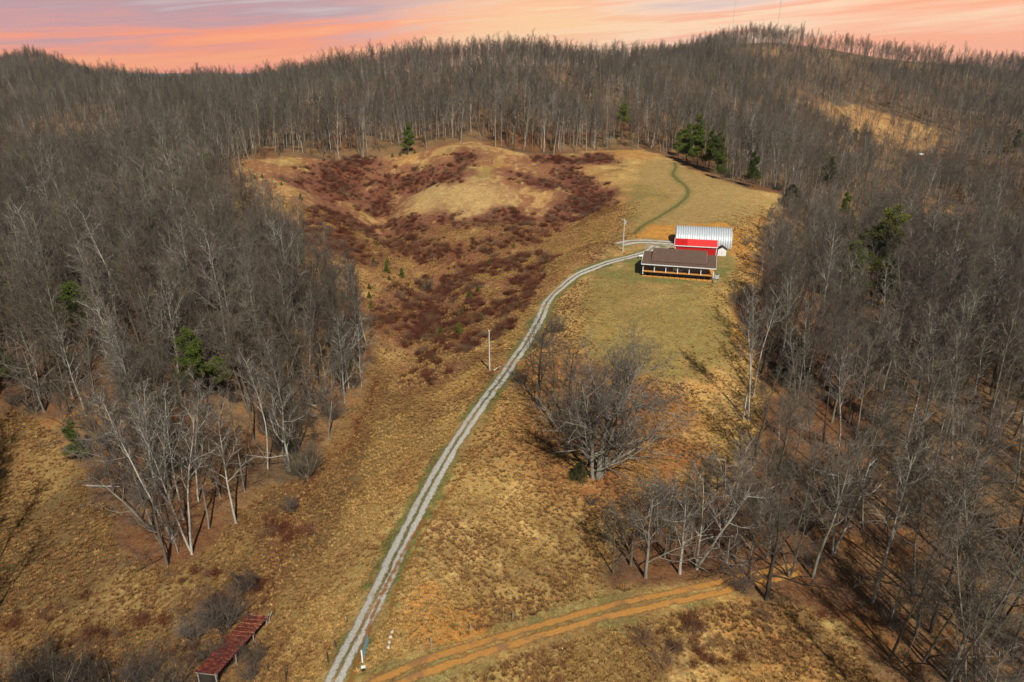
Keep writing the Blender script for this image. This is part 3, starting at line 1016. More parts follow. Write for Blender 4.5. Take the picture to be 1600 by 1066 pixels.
def build_house():
    c = ground_pt(1058, 436)
    t = thing('farmhouse', 'brown roofed single storey farmhouse with white porch columns and orange deck on the ridge', 'house', (c.x, c.y, 12.9), math.radians(-15.5), scale=.915)
    L, D0, W0, B, B2 = 9.75, 1.05, 2.5, 10.6, 12.6
    wl, wr = -7.1, 7.5
    m_ = MB()
    m_.box(wl, wr, W0, B, -.6, 3.72)
    m_.prism([(W0, 3.72), (B, 3.72), (B, 4.2), (6.8, 5.95), (W0, 4.2)], wl + .02, wr - .02)
    part('wall', m_, M_SIDING, t)
    m_ = MB()
    # wrap-round porch roof with the higher roof of the rooms rising from it
    th = .16
    m_.slab([(-L - .35, -.45, 3.30), (L + .35, -.45, 3.30), (L + .35, 6.8, 5.25), (-L - .35, 6.8, 5.25)], th)
    m_.slab([(-L - .35, 6.81, 5.25), (L + .35, 6.81, 5.25), (L + .35, B2, 3.75), (-L - .35, B2, 3.75)], th)
    parts('roof_slope', m_, M_SHINGLE, t)
    m_ = MB()
    m_.slab([(wl - .45, 1.1, 3.95), (wr - .1, 1.1, 3.95), (wr - .1, 6.8, 6.35), (wl - .45, 6.8, 6.35)], .18)
    m_.slab([(wl - .45, 6.81, 6.35), (wr - .1, 6.81, 6.35), (wr - .1, B2 - .8, 4.15), (wl - .45, B2 - .8, 4.15)], .18)
    parts('upper_roof_slope', m_, M_SHINGLE, t)
    m_ = MB()
    m_.prism([(1.6, 3.95), (12, 4.05), (6.8, 6.15)], wl - .12, wl - .02)
    m_.prism([(1.6, 3.95), (12, 4.05), (6.8, 6.15)], wr - .36, wr - .26)
    parts('gable', m_, M_SIDING, t)
    m_ = MB()
    m_.box(-L - .4, L + .4, -.56, -.453, 3.10, 3.33)
    m_.slab([(-L - .42, -.45, 3.34), (-L - .36, -.45, 3.34), (-L - .36, 6.8, 5.29), (-L - .42, 6.8, 5.29)], .22)
    m_.slab([(L + .36, -.45, 3.34), (L + .42, -.45, 3.34), (L + .42, 6.8, 5.29), (L + .36, 6.8, 5.29)], .22)
    parts('eave_trim', m_, M_WHITE, t)
    m_ = MB()
    m_.box(-L, L, 0, W0 - .01, .92, D0)
    m_.box(-L, wl - .01, W0, B2 - .5, .92, D0)
    m_.box(wr + .01, L, W0, B2 - .5, .92, D0)
    parts('porch_deck', m_, M_CEDARW, t)
    m_ = MB()
    for i in range(11):
        x = -L + .6 + i * (2 * L - 1.2) / 10
        m_.box(x - .08, x + .08, .25, .41, -.8, .915)
        m_.box(x - .08, x + .08, 2.0, 2.16, -.8, .915)
    parts('deck_pier', m_, M_DARKW, t)
    m_ = MB()
    n = 13
    for i in range(n):
        x0 = -L + i * (2 * L) / n
        m_.box(x0 + .05, x0 + 2 * L / n - .12, -.12, -.04, -.55, -.08)
    parts('skirt_board', m_, M_CEDARW, t)
    xs = [-9.6, -6.45, -3.3, -.1, 3.05, 6.2, 9.6]
    for x in xs:
        m_ = MB()
        m_.box(x - .10, x + .10, .06, .26, D0 - (.9 if abs(x) > 9 else 0), 3.1)
        m_.box(x - .15, x + .15, .01, .31, D0 + .002, D0 + .2)
        m_.box(x - .15, x + .15, .01, .31, 2.95, 3.12)
        part('porch_column', m_, M_WHITE, t)
    for x in (-5.4, -3.2, 2.3, 4.2, 6.3):
        m_ = MB()
        m_.box(x - .5, x + .5, W0 - .05, W0 - .004, 1.95, 3.1)
        w = part('window', m_, M_WHITE, t)
        m_ = MB()
        m_.box(x - .42, x - .03, W0 - .07, W0 - .052, 2.02, 3.03)
        m_.box(x + .03, x + .42, W0 - .07, W0 - .052, 2.02, 3.03)
        part('pane', m_, M_GLASS, w)
    m_ = MB()
    m_.box(-1.0, 1.2, W0 - .06, W0 - .004, D0 + .01, 3.2)
    d = part('door', m_, M_WHITE, t)
    m_ = MB()
    m_.box(-.85, .02, W0 - .09, W0 - .062, D0 + .5, 3.05)
    m_.box(.16, 1.05, W0 - .09, W0 - .062, D0 + .5, 3.05)
    part('door_glass', m_, M_GLASS, d)
    # white bench by the door
    q = t.matrix_world
    tb = thing('porch_bench', 'small pale blue and white bench in front of the door on the farmhouse porch', 'bench', (0, 0, 0))
    co, si = math.cos(math.radians(-15.5)), math.sin(math.radians(-15.5))

    def W(x, y, z):
        x, y, z = x * .915, y * .915, z * .915
        return (c.x + x * co - y * si, c.y + x * si + y * co, 12.9 + z)
    tb.location = W(-.6, 1.35, D0)
    tb.rotation_euler = (0, 0, math.radians(-15.5))
    m_ = MB()
    m_.box(-.75, .75, 0, .45, .40, .46)
    part('seat', m_, M_WHITE, tb)
    m_ = MB()
    m_.box(-.75, .75, .46, .50, .5, .95)
    part('backrest', m_, M_WHITE, tb)
    for x in (-.68, .6):
        for y in (.02, .36):
            m_ = MB()
            m_.box(x, x + .08, y, y + .08, 0.004, .398)
            part('leg', m_, M_WHITE, tb)
    # steps at the right corner of the porch
    ts = thing('porch_steps', 'white stair with handrail at the right corner of the farmhouse porch', 'stair', W(9.9, -.15, -.15), math.radians(-15.5))
    m_ = MB()
    for i in range(4):
        m_.box(-.2, .2, -1.15 + i * .28, -.87 + i * .28, -.05 + i * .24, .05 + i * .24)
    parts('tread', m_, M_GREYW, ts)
    m_ = MB()
    m_.tube((.45, -1.1, .0), (.45, -1.1, 1.0), .05)
    m_.tube((.45, -.1, .9), (.45, -1.15, .85), .045)
    parts('handrail', m_, M_WHITE, ts)
    # cooling unit at the right wall
    ta = thing('cooling_unit', 'small pale grey cooling unit standing at the right end of the farmhouse', 'cooling unit', W(10.6, 2.2, -.1), math.radians(-15.5))
    m_ = MB()
    m_.box(-.55, .55, -.45, .45, 0, 1.0)
    part('casing', m_, M_GALV, ta)
    m_ = MB()
    m_.tube((0, 0, 1.004), (0, 0, 1.06), .38, n=16)
    part('fan_grille', m_, M_DARKW, ta)
    # a white tank at the left side
    tt = thing('gas_tank', 'low white tank lying left of the farmhouse beside the gravel drive', 'tank', ground_pt(1001.5, 404) + Vector((0, 0, .35)), math.radians(-10), scale=.6)
    m_ = MB()
    for x0, x1, r0, r1 in [(-1.1, -.95, .2, .42), (-.95, .95, .42, .42), (.95, 1.1, .42, .2)]:
        m_.tube((x0, 0, .62), (x1, 0, .62), r0, r1, 16)
    part('shell', m_, M_WHITE, tt)
    for x in (-.6, .6):
        m_ = MB()
        m_.box(x - .08, x + .08, -.3, .3, -.6, .26)
        part('foot', m_, M_CONC, tt)


build_house()


def build_quonset():
    c = ground_pt(1143, 389)
    t = thing('arched_barn', 'long round arched barn of ribbed silver metal behind the red barn', 'barn', (c.x, c.y, c.z - .1), math.radians(-13))
    L, R_, H = 16.3, 5.3, 5.2
    nx, na = 24 * 6, 28
    xs = np.linspace(-L, 0, nx + 1)
    V = []
    for i, x in enumerate(xs):
        ph = (i % 6) / 6
        r = .30 * (.5 + .5 * math.cos(2 * math.pi * ph))
        for j in range(na + 1):
            a = math.pi * j / na
            V.append((x, R_ - (R_ - r) * math.cos(a), (H - r) * math.sin(a) ** .85))
    idx = np.arange((nx + 1) * (na + 1)).reshape(nx + 1, na + 1)
    F = np.stack([idx[:-1, :-1], idx[1:, :-1], idx[1:, 1:], idx[:-1, 1:]], -1).reshape(-1, 4)
    me = npmesh('shell', V, F, M_GALV)
    link('shell', me, t)
    for x in (-L + .25, -.25):
        m_ = MB()
        prof = [(R_ - (R_ - .3) * math.cos(math.pi * j / 20), (H - .3) * math.sin(math.pi * j / 20) ** .85) for j in range(21)]
        m_.prism(prof, x - .05, x + .05)
        parts('end_wall', m_, M_GALV, t)
    m_ = MB()
    m_.box(-L + .12, -L + .19, R_ - 1.9, R_ + 1.9, 0.05, 3.6)
    part('door', m_, M_DARKW, t)
    # red barn
    c2 = ground_pt(1118.5, 403)
    t = thing('red_barn', 'low bright red metal barn with white trim between the farmhouse and the silver arched barn', 'barn', (c2.x, c2.y, c2.z - .1), math.radians(-13))
    L, D, e, rg = 11.4, 5.2, 3.1, 4.35
    m_ = MB()
    m_.box(-L, 0, 0, D, -.5, e)
    m_.prism([(0, e), (D, e), (D / 2, rg)], -L + .01, -.01)
    part('wall', m_, M_RED, t)
    m_ = MB()
    xs_ = -L - .15 + 3.5
    m_.slab([(xs_, -.25, e + .02), (.15, -.25, e + .02), (.15, D / 2, rg + .16), (xs_, D / 2, rg + .16)], .08, 1)
    m_.slab([(-L - .15, -.25, e + .02), (xs_ - .003, -.25, e + .02), (xs_ - .003, D / 2, rg + .16), (-L - .15, D / 2, rg + .16)], .08, 0)
    m_.slab([(-L - .15, D / 2 + .005, rg + .16), (.15, D / 2 + .005, rg + .16), (.15, D + .2, e + .02), (-L - .15, D + .2, e + .02)], .08, 1)
    for i in range(26):
        x = -L + .1 + i * (L - .1) / 25
        m_.slab([(x - .02, -.25, e + .055), (x + .02, -.25, e + .055), (x + .02, D / 2, rg + .195), (x - .02, D / 2, rg + .195)], .03, 1 if x > xs_ else 0)
    part('roof', m_, (M_RED, M_RED2), t)
    m_ = MB()
    m_.box(-L - .18, .18, -.34, -.255, e - .16, e + .06)
    for x in (-L - .02, -.14):
        m_.box(x, x + .16, -.03, -.005, -.4, e - .17)
    for x in (-L - .24, .155):
        m_.slab([(x, -.25, e + .1), (x + .09, -.25, e + .1), (x + .09, D / 2, rg + .24), (x, D / 2, rg + .24)], .2)
    parts('trim', m_, M_WHITE, t)
    m_ = MB()
    m_.box(-L - .03, -L - .004, 1.4, 4.8, 0, 3.1)
    part('door', m_, M_WHITE, t)
    # small white shed
    c3 = ground_pt(1127.5, 400)
    t = thing('garden_shed', 'small white gabled shed with dark roof right of the red barn', 'shed', (c3.x, c3.y, c3.z - .05), math.radians(-13))
    m_ = MB()
    m_.box(-1.15, 1.15, 0, 2.6, -.3, 1.75)
    m_.add([(-1.15, 0, 1.75), (1.15, 0, 1.75), (0, 0, 2.45), (-1.15, 2.6, 1.75), (1.15, 2.6, 1.75), (0, 2.6, 2.45)], [(0, 1, 2), (5, 4, 3), (0, 2, 5, 3), (1, 4, 5, 2)])
    part('wall', m_, M_WHITE, t)
    m_ = MB()
    m_.slab([(-1.4, -.12, 1.68), (0, -.12, 2.56), (0, 2.75, 2.56), (-1.4, 2.75, 1.68)][::-1], -.07)
    m_.slab([(1.4, -.12, 1.68), (1.4, 2.75, 1.68), (.004, 2.75, 2.56), (.004, -.12, 2.56)], -.07)
    part('roof', m_, M_DARKW, t)
    for x0, x1 in ((-.62, -.02), (.02, .62)):
        m_ = MB()
        m_.box(x0, x1, -.04, -.004, 0, 1.6)
        d = part('door', m_, M_WHITE, t)
        m_ = MB()
        m_.box(x0 + (.5 if x0 < -.5 else .04), x0 + (.56 if x0 < -.5 else .1), -.07, -.042, .75, .95)
        part('handle', m_, M_DARKW, d)


build_quonset()
for q_ in ((1150, 385), (1165, 400), (1150, 372)):
    taken.append((*at(*q_), 7.0))


def build_rusty_shed():
    a = at(418, 976)
    b_ = at(349, 1068)
    zb = h1(*a)
    dx, dy = a[0] - b_[0], a[1] - b_[1]
    ln = math.hypot(dx, dy)
    rz = math.atan2(dy, dx) - math.pi / 2
    zb2 = h1(*b_)
    z0 = min(zb, zb2) + .1
    t = thing('open_shed', 'long open shed with rusty red tin roof beside the creek at the bottom', 'shed', (b_[0], b_[1], z0), rz)
    # local: y along the shed, x = 0 at the open right side, roof falls away to the left
    ln += .2
    W_, zr, zl = 3.1, 2.5, 1.75
    m_ = MB()
    nseg = 44
    for i in range(nseg):                      # crimped sheets
        y0, y1 = -1.0 + (ln + 1) * i / nseg, -1.0 + (ln + 1) * (i + 1) / nseg
        dz = .045 if i % 2 else 0
        m_.slab([(.35, y0, zr + dz), (.35, y1 - .004, zr + dz), (-W_, y1 - .004, zl + dz), (-W_, y0, zl + dz)], .05)
    part('roof', m_, M_RUST, t)
    for y in (-.9, 2.6, 6.0, 9.3, ln - .3):
        m_ = MB()
        m_.tube((0, y, -.9), (.03, y, zr - .06), .09)
        m_.tube((0, y, zr - .9), (.0, y + .7, zr - .1), .05)
        part('post', m_, M_GREYW, t)
        m_ = MB()
        m_.tube((-W_ + .3, y, -.9), (-W_ + .3, y, zl), .09)
        part('post', m_, M_GREYW, t)
    m_ = MB()
    m_.box(-.06, .06, -1, ln - .02, zr - .26, zr - .08)
    m_.box(-W_ + .24, -W_ + .36, -1, ln - .02, zl - .16, zl + .02)
    m_.slab([(.3, -.98, zr - .06), (.3, -.88, zr - .06), (-W_, -.88, zl - .06), (-W_, -.98, zl - .06)], .16)
    parts('beam', m_, M_GREYW, t)
    m_ = MB()
    m_.box(-W_ + .1, -W_ + .2, -.8, ln - .3, -.8, zl - .1)
    m_.box(-W_ + .2, -.3, ln - .4, ln - .32, -.8, 2.1)
    m_.box(-.95, -.85, -.7, ln - .45, -.8, 2.05)  # dark board added inside the open side to stand for the shade under the roof
    m_.box(-W_ + .2, -.96, -.75, -.66, -.8, 1.7)  # dark end board, added to deepen the same shade
    parts('wall_and_shade_board', m_, M_DARKW, t)


build_rusty_shed()


# ------------------------------------------------------------------ poles, gate, fence posts and the rest
def utility_pole(px, py, H, label, lamp):
    p = ground_pt(px, py)
    t = thing('utility_pole', label, 'pole', p, 0.3)
    m_ = MB()
    m_.tube((0, 0, -.5), (0, 0, H), .16, .11, 12)
    part('shaft', m_, m_plain('pale_pole_wood', (.50, .47, .42), .8, .12, 2), t)
    m_ = MB()
    if lamp:
        m_.tube((.28, -.1, H - 1.5), (.28, -.1, H - .6), .24, .24, 12)
        part('transformer', m_, M_GALV, t)
        m_ = MB()
        m_.tube((0, 0, H - .3), (-.8, -.3, H), .05)
        m_.box(-1.15, -.7, -.5, -.15, H - .05, H + .12)
        part('lamp_arm', m_, M_GALV, t)
    else:
        m_.tube((0, 0, H), (0, 0, H + .18), .14, .05, 10)
        part('cap', m_, M_WHITE, t)
    taken.append((p.x, p.y, 3))


utility_pole(765, 579, 9.0, 'bare pale wooden pole without wires left of the middle of the drive', False)
utility_pole(973, 393, 9.5, 'pale utility pole with transformer and lamp at the fork of the drive', True)
p = ground_pt(776, 577)
t = thing('fallen_pipe', 'short white pipe lying in the grass between the lower pole and the drive', 'pipe', (p.x, p.y, p.z + .14), math.radians(58))
m_ = MB()
m_.tube((-1.0, 0, 0), (1.0, 0, .05), .09, .09, 12)
part('tube', m_, M_WHITE, t)
m_ = MB()
m_.tube((1.0, 0, .05), (1.08, 0, .052), .12, .12, 12)
part('collar', m_, M_WHITE, t)


def build_gate():
    a, b_ = ground_pt(567, 1034), ground_pt(575.5, 1004)
    d = b_ - a
    ln = math.hypot(d.x, d.y)
    rz = math.atan2(d.y, d.x)
    t = thing('field_gate', 'blue green metal bar gate standing open beside the foot of the drive', 'gate', (a.x, a.y, a.z), rz)
    m_ = MB()
    for z in (.25, .5, .75, 1.0, 1.25):
        m_.tube((0.05, 0, z), (ln, 0, z + .05), .035, n=6)
    for x in (.05, ln / 3, ln * 2 / 3, ln):
        m_.box(x - .03, x + .03, -.045, .045, .2, 1.33)
    part('bars', m_, M_TEAL, t)
    m_ = MB()
    m_.tube((-.12, 0, -.4), (-.12, 0, 1.75), .09, n=10)
    part('gate_post', m_, M_WHITE, t)
    m_ = MB()
    m_.box(-.06, .0, -.05, .05, .35, .42)
    m_.box(-.06, .0, -.05, .05, 1.05, 1.12)
    parts('hinge', m_, M_DARKW, t)
    p = ground_pt(568, 1047)
    t = thing('wooden_box', 'small black and white box on the ground below the gate', 'box', p, .2, scale=.72)
    m_ = MB()
    m_.box(-.3, .3, -.2, .2, -.1, .55)
    part('body', m_, M_BLACK, t)
    m_ = MB()
    m_.box(-.33, .33, -.23, .23, .552, .68)
    part('lid', m_, M_WHITE, t)


build_gate()
for px, py, H, lab in [(447, 1066, 2.4, 'tall dark fence post at the bottom edge right of the rusty shed'), (513, 1035, 1.5, 'dark fence post left of the foot of the drive'),
                       (525.5, 1011, 1.1, 'thin grey fence post just behind the dark one left of the drive'), (543, 972, 1.1, 'short brown fence post at the left verge of the drive'),
                       (674, 1010, 1.2, 'thin fence post in the grass above the dirt track'), (735, 985, 1.1, 'second thin fence post above the dirt track'),
                       (420, 1050, 1.3, 'pale grey leaning fence post between the rusty shed and the tall dark post'), (801, 968, 1.0, 'third thin fence post above the dirt track')]:
    p = ground_pt(px, py)
    t = thing('fence_post', lab, 'post', p, random.random())
    t.rotation_euler = (random.gauss(0, .05), random.gauss(0, .05), 0)
    m_ = MB()
    m_.tube((0, 0, -.3), (0, 0, H), .085 if 'dark' in lab else .06, .07 if 'dark' in lab else .05, 8)
    part('shaft', m_, M_DARKW if 'dark' in lab or 'brown' in lab else M_GREYW, t)
    m_ = MB()
    for z in (.35, .7, 1.0):
        if z < H:
            m_.box(-.1, .1, -.01, .01, H * z * .9, H * z * .9 + .03)
    parts('wire_staple', m_, M_GALV, t)

# pale culvert stones in the ditch
for i, (px, py) in enumerate([(607, 1012), (608, 1004), (610, 996), (613, 988)]):
    p = ground_pt(px, py)
    rng = np.random.default_rng(i)
    m_ = MB()
    pr = []
    for zz, rr in ((-.1, .3), (.1, .42), (.25, .34), (.34, .12)):
        pr.append([(rr * (1 + .25 * rng.normal()) * math.cos(a_), rr * 1.3 * (1 + .2 * rng.normal()) * math.sin(a_), zz) for a_ in np.linspace(0, 6.28, 9)[:-1]])
    vs = sum(pr, [])
    fs = [(r_ * 8 + j_, r_ * 8 + (j_ + 1) % 8, r_ * 8 + 8 + (j_ + 1) % 8, r_ * 8 + 8 + j_) for r_ in range(3) for j_ in range(8)] + [tuple(range(24, 32))]
    vs = [(a_ * .5, b_ * .5, c_ * .6) for a_, b_, c_ in vs]
    m_.add(vs, fs)
    o = link('stone', m_.mesh('stone', M_CONC), None, p)
    tag(o, 'pale stone in the ditch right of the gate, ' + ['nearest the dirt track', 'second from the dirt track', 'third from the dirt track', 'farthest from the dirt track'][i], 'stone', 'pale stones in the ditch')

# far things
for px, top, Y, lab in [(1143, -30, 960, 'taller thin radio mast on the far ridge, left one'), (1213, 1, 985, 'thin radio mast with small head on the far ridge, right one')]:
    x, y, z = cy(px, 60, Y)
    g = h1(x, y)
    zt = cy(px, top, Y)[2]
    t = thing('radio_mast', lab, 'mast', (x, y, g))
    m_ = MB()
    Hm = zt - g
    for a_ in (0, 2.09, 4.19):
        m_.tube((.45 * math.cos(a_), .45 * math.sin(a_), -1), (.45 * math.cos(a_), .45 * math.sin(a_), Hm), .07, n=5)
    for q in range(int(Hm / 2)):
        a0, a1 = 2.09 * (q % 3), 2.09 * ((q + 1) % 3)
        m_.tube((.45 * math.cos(a0), .45 * math.sin(a0), q * 2), (.45 * math.cos(a1), .45 * math.sin(a1), q * 2 + 2), .04, n=4)
    part('lattice', m_, M_GALV, t)
    m_ = MB()
    m_.tube((0, 0, Hm), (0, 0, Hm + 4), .12, n=6)
    m_.box(-.8, .8, -.4, .4, Hm - 3.5, Hm - 1.0)
    part('aerial', m_, M_GALV, t)


def small_building(px, py, w, d, h, label, name='cabin', cat='cabin', wallm=M_WHITE, roofm=M_GALV, rz=.2, Y=None):
    if Y:
        x, y, z = cy(px, py, Y)
        p = Vector((x, y, h1(x, y)))
    else:
        p = ground_pt(px, py)
    t = thing(name, label, cat, p, rz)
    m_ = MB()
    m_.box(-w / 2, w / 2, 0, d, -1, h)
    m_.add([(-w / 2, 0, h), (-w / 2, d, h), (-w / 2, d / 2, h * 1.4), (w / 2, 0, h), (w / 2, d, h), (w / 2, d / 2, h * 1.4)], [(0, 1, 2), (5, 4, 3)])
    part('wall', m_, wallm, t)
    m_ = MB()
    m_.slab([(-w / 2 - .3, -.3, h - .05), (w / 2 + .3, -.3, h - .05), (w / 2 + .3, d / 2, h * 1.4 + .1), (-w / 2 - .3, d / 2, h * 1.4 + .1)], .1)
    m_.slab([(-w / 2 - .3, d / 2 + .01, h * 1.4 + .1), (w / 2 + .3, d / 2 + .01, h * 1.4 + .1), (w / 2 + .3, d + .3, h - .05), (-w / 2 - .3, d + .3, h - .05)], .1)
    parts('roof_slope', m_, roofm, t)
    for s_x in (-.25, .25):
        m_ = MB()
        m_.box(w * s_x - .4, w * s_x + .4, -.04, -.004, h * .4, h * .8)
        part('window', m_, M_GLASS, t)
    taken.append((p.x, p.y, 6))
    return t


small_building(1357, 222, 5.0, 4, 2.2, 'small white roofed cabin at the left of the far orange clearing', 'cabin', 'cabin')
small_building(1225, 60, 7, 6, 3.5, 'white house among the trees on the far ridge', 'house', 'house', Y=925)
small_building(1491, 349, 2.5, 2.0, 1.7, 'dark hut with pale roof in the small clearing of the right wood', 'hut', 'hut', M_DARKW, M_WHITE)
# pale pickup in the far clearing
p = ground_pt(1437, 243)
taken.append((p.x, p.y, 6))
t = thing('pickup_truck', 'white pickup truck parked low in the far orange clearing', 'pickup', p, .15)
m_ = MB()
m_.box(-2.6, 2.6, -.95, .95, .45, 1.0)
m_.add([(-1.2, -.9, 1.0), (.9, -.9, 1.0), (.9, .9, 1.0), (-1.2, .9, 1.0), (-.7, -.75, 1.75), (.6, -.75, 1.75), (.6, .75, 1.75), (-.7, .75, 1.75)],
       [(4, 5, 6, 7), (0, 1, 5, 4), (1, 2, 6, 5), (2, 3, 7, 6), (3, 0, 4, 7)])
m_.box(1.0, 2.55, -.95, -.85, 1.002, 1.3)
m_.box(1.0, 2.55, .85, .95, 1.002, 1.3)
part('body', m_, M_WHITE, t)
for x in (-1.7, 1.6):
    for y in (-.97, .75):
        m_ = MB()
        m_.tube((x, y, .38), (x, y + .22, .38), .38, n=14)
        part('wheel', m_, M_BLACK, t)
# fallen logs in the left wood
for px, py, L, rz, lab in [(465, 645, 9, 2.8, 'fallen grey trunk on the orange leaves at the right of the left wood'), (470, 630, 8, 2.7, 'fallen grey trunk just above the other log in the left wood'),
                           (160, 762, 6, -.1, 'thin pale log on the brown meadow below the left wood')]:
    p = ground_pt(px, py)
    t = thing('fallen_log', lab, 'log', (p.x, p.y, p.z + .2), rz)
    m_ = MB()
    m_.tube((-L / 2, 0, .0), (L / 2, 0, .15), .17, .08, 8)
    part('stem', m_, M_GREYW, t)
    m_ = MB()
    m_.tube((L * .2, 0, .1), (L * .32, .6, .6), .06, .02, 6)
    m_.tube((L * .3, 0, .1), (L * .45, -.7, .4), .05, .02, 6)
    part('limb', m_, M_GREYW, t)
# ---- needle and leaf clumps
def clumps_mesh(name, centres, rads, per, size, aspect, m, rng, flat=.6):
    cs = np.repeat(np.array(centres), per, 0)
    rs = np.repeat(np.array(rads), per)
    nn = len(cs)
    d = rng.normal(size=(nn, 3))
    d /= np.linalg.norm(d, axis=1)[:, None]
    d[:, 2] *= flat
    pos = cs + d * (rs * rng.uniform(.25, 1, nn) ** .6)[:, None]
    ax = d + rng.normal(size=(nn, 3)) * .5
    ax /= np.linalg.norm(ax, axis=1)[:, None]
    sd = np.cross(ax, rng.normal(size=(nn, 3)))
    sd /= np.linalg.norm(sd, axis=1)[:, None]
    s = size * rng.uniform(.6, 1.3, nn)[:, None]
    a = pos - sd * s * aspect
    b_ = pos + sd * s * aspect
    c = pos + ax * s + sd * s * aspect * .3
    e = pos + ax * s - sd * s * aspect * .3
    V = np.stack([a, b_, c, e], 1).reshape(-1, 3)
    F = np.arange(nn * 4).reshape(-1, 4)
    return npmesh(name, V, F, m)


def pine_mesh(seed, H, bare, wide, n, m=None, per=90, sz=.38):
    rng = np.random.default_rng(seed)
    segs = []
    p = Vector((0, 0, -.4))
    d = Vector((rng.normal() * .03, rng.normal() * .03, 1)).normalized()
    N_ = 10
    pts = [p]
    for i in range(N_):
        q = pts[-1] + d * (H / N_)
        segs.append((pts[-1], q, H * .013 * (1 - i / N_) + .03, H * .013 * (1 - (i + 1) / N_) + .03))
        pts.append(q)
        d = (d + Vector((rng.normal() * .04, rng.normal() * .04, 0))).normalized()
    cen, rad = [], []
    for i in range(n):
        t = bare + (1 - bare) * (i + rng.random()) / n
        z = t * N_
        k_ = min(int(z), N_ - 1)
        o = pts[k_].lerp(pts[k_ + 1], z - k_)
        az = rng.random() * 6.283
        u = (t - bare) / (1 - bare)
        L = wide * (1 - u) ** .75 * rng.uniform(.5, 1.15) + .25
        e = o + Vector((math.cos(az) * L, math.sin(az) * L, L * (.15 + .5 * u)))
        segs.append((o, e, .05, .02))
        for f in (.55, .8, 1.0) if L > 1.1 else (.9,):
            c = o.lerp(e, f)
            cen.append((c.x + rng.normal() * .2, c.y + rng.normal() * .2, c.z + rng.normal() * .1))
            rad.append((.35 + .28 * L) * rng.uniform(.7, 1.1))
    V, F = segs_mesh(segs, 5)
    return npmesh('pine_trunk', V, F, M_BARKO), clumps_mesh('pine_crown', cen, rad, per, sz, .16, m or M_PINE, rng)


def dense_mesh(seed, H, W_, m, n=2600, sz=.22, point=1.6):
    """cedar or young pine: dense tapering mass of sprays down to the ground"""
    rng = np.random.default_rng(seed)
    cen, rad = [], []
    k_ = n // 40
    for i in range(k_):
        t = rng.random() ** .9
        r = W_ / 2 * (1 - t ** point) * rng.uniform(.45, 1.0) * (.75 + .25 * math.sin(t * 9))
        az = rng.random() * 6.283
        cen.append((r * math.cos(az), r * math.sin(az), H * (.06 + .9 * t)))
        rad.append(W_ * .17 * (1.15 - .7 * t))
    trunk = segs_mesh([(Vector((0, 0, -.3)), Vector((0, 0, H * .8)), H * .02 + .02, .02)], 5)
    return npmesh('evergreen_trunk', *trunk, M_BARKO), clumps_mesh('evergreen_crown', cen, rad, 40, sz, .2, m, rng, .8)


def put_tree(name, meshes, px=None, py=None, xyz=None, scale=1, label='', cat='tree', group=None, tone='brown', rz=None, names=('trunk', 'crown'), tilt=None):
    p = ground_pt(px, py) if xyz is None else Vector(xyz)
    o = thing(name, label, cat, p, random.random() * 6.28 if rz is None else rz, group, scale)
    if tilt:
        o.rotation_euler = (tilt[0], tilt[1], o.rotation_euler.z)
    for nm, me in zip(names, meshes):
        c = link(nm, me, o)
        c.color = (*TONES[tone], 1)
    return o


random.seed(11)
NEAR = near_variants()
for t_, c_ in NEAR:
    pass
NEARO = []
for t_, c_ in NEAR:                                  # same shapes, bark coloured tree by tree
    t2 = t_.copy()
    t2.materials[0] = M_BARKO
    NEARO.append((t2, c_))

# the big field oak, grown on its own
qo = dict(k1=1.3, k2=1.1, k3=1.1, rt=.016, k4=4, clear=.10)
so_ = spec_broad(qo)
so_[0].update(ratio=.68, ang=57)
so_[1].update(up=.10)
OAK = tree_meshes('oak', grow_tree(77, so_, [((0, 0, -.6), (.02, .02, 1), 20, .50), ((-.7, .2, -.6), (-.24, .05, 1), 17, .36), ((.6, .1, -.6), (.22, 0, 1), 18, .36)], 2), 8)
SLIM = tree_meshes('slim', grow_tree(78, spec_forest(dict(k1=.9, k2=.9, k3=1, rt=.017, k4=4, clear=.22, rat=.26, ang=48)), [((0, 0, -.5), (.02, 0, 1), 22, .22)]))
SHRUB = tree_meshes('shrub', grow_tree(79, [dict(n=5, wob=.12, up=.05, tip=.3, kids=8, **{'from': .12}, ang=32, angv=10, shape=SH_FLAT, ratio=.5, rr=.6, rmin=.018),
                                            dict(n=3, wob=.15, up=.05, tip=.4, kids=8, **{'from': .1}, ang=36, angv=12, shape=SH_FLAT, ratio=.5, rr=.6, rmin=.012),
                                            dict(n=2, wob=.15, up=.03, tip=.5, kids=4, **{'from': .1}, ang=36, angv=12, shape=SH_FLAT, ratio=.55, rr=.7, rmin=.011),
                                            dict(n=1, wob=.1, up=.03, tip=.5, kids=0, **{'from': .1}, ang=36, angv=12, shape=SH_FLAT, ratio=.5, rr=.8, rmin=.009)],
                                       [((.25 * math.cos(a_), .25 * math.sin(a_), -.3), (.55 * math.cos(a_) * (1 + .3 * math.sin(a_ * 3)), .55 * math.sin(a_), 1), 4.6 + (i_ % 3) * .5, .06) for i_, a_ in enumerate(np.linspace(0, 6.28, 12)[:-1])], 0))
for nm in (OAK, SLIM, SHRUB):
    nm[0].materials[0] = M_BARKO



def hand(px, py, meshes, H, base_H, tone, label, group=None, name='bare_tree', tilt=None, rz=None, keep=3.0, cat='tree', names=('trunk', 'crown')):
    o = put_tree(name, meshes, px, py, scale=H / base_H, label=label, tone=tone, tilt=tilt, rz=rz, group=group, cat=cat, names=names)
    taken.append((o.location.x, o.location.y, keep))
    return o


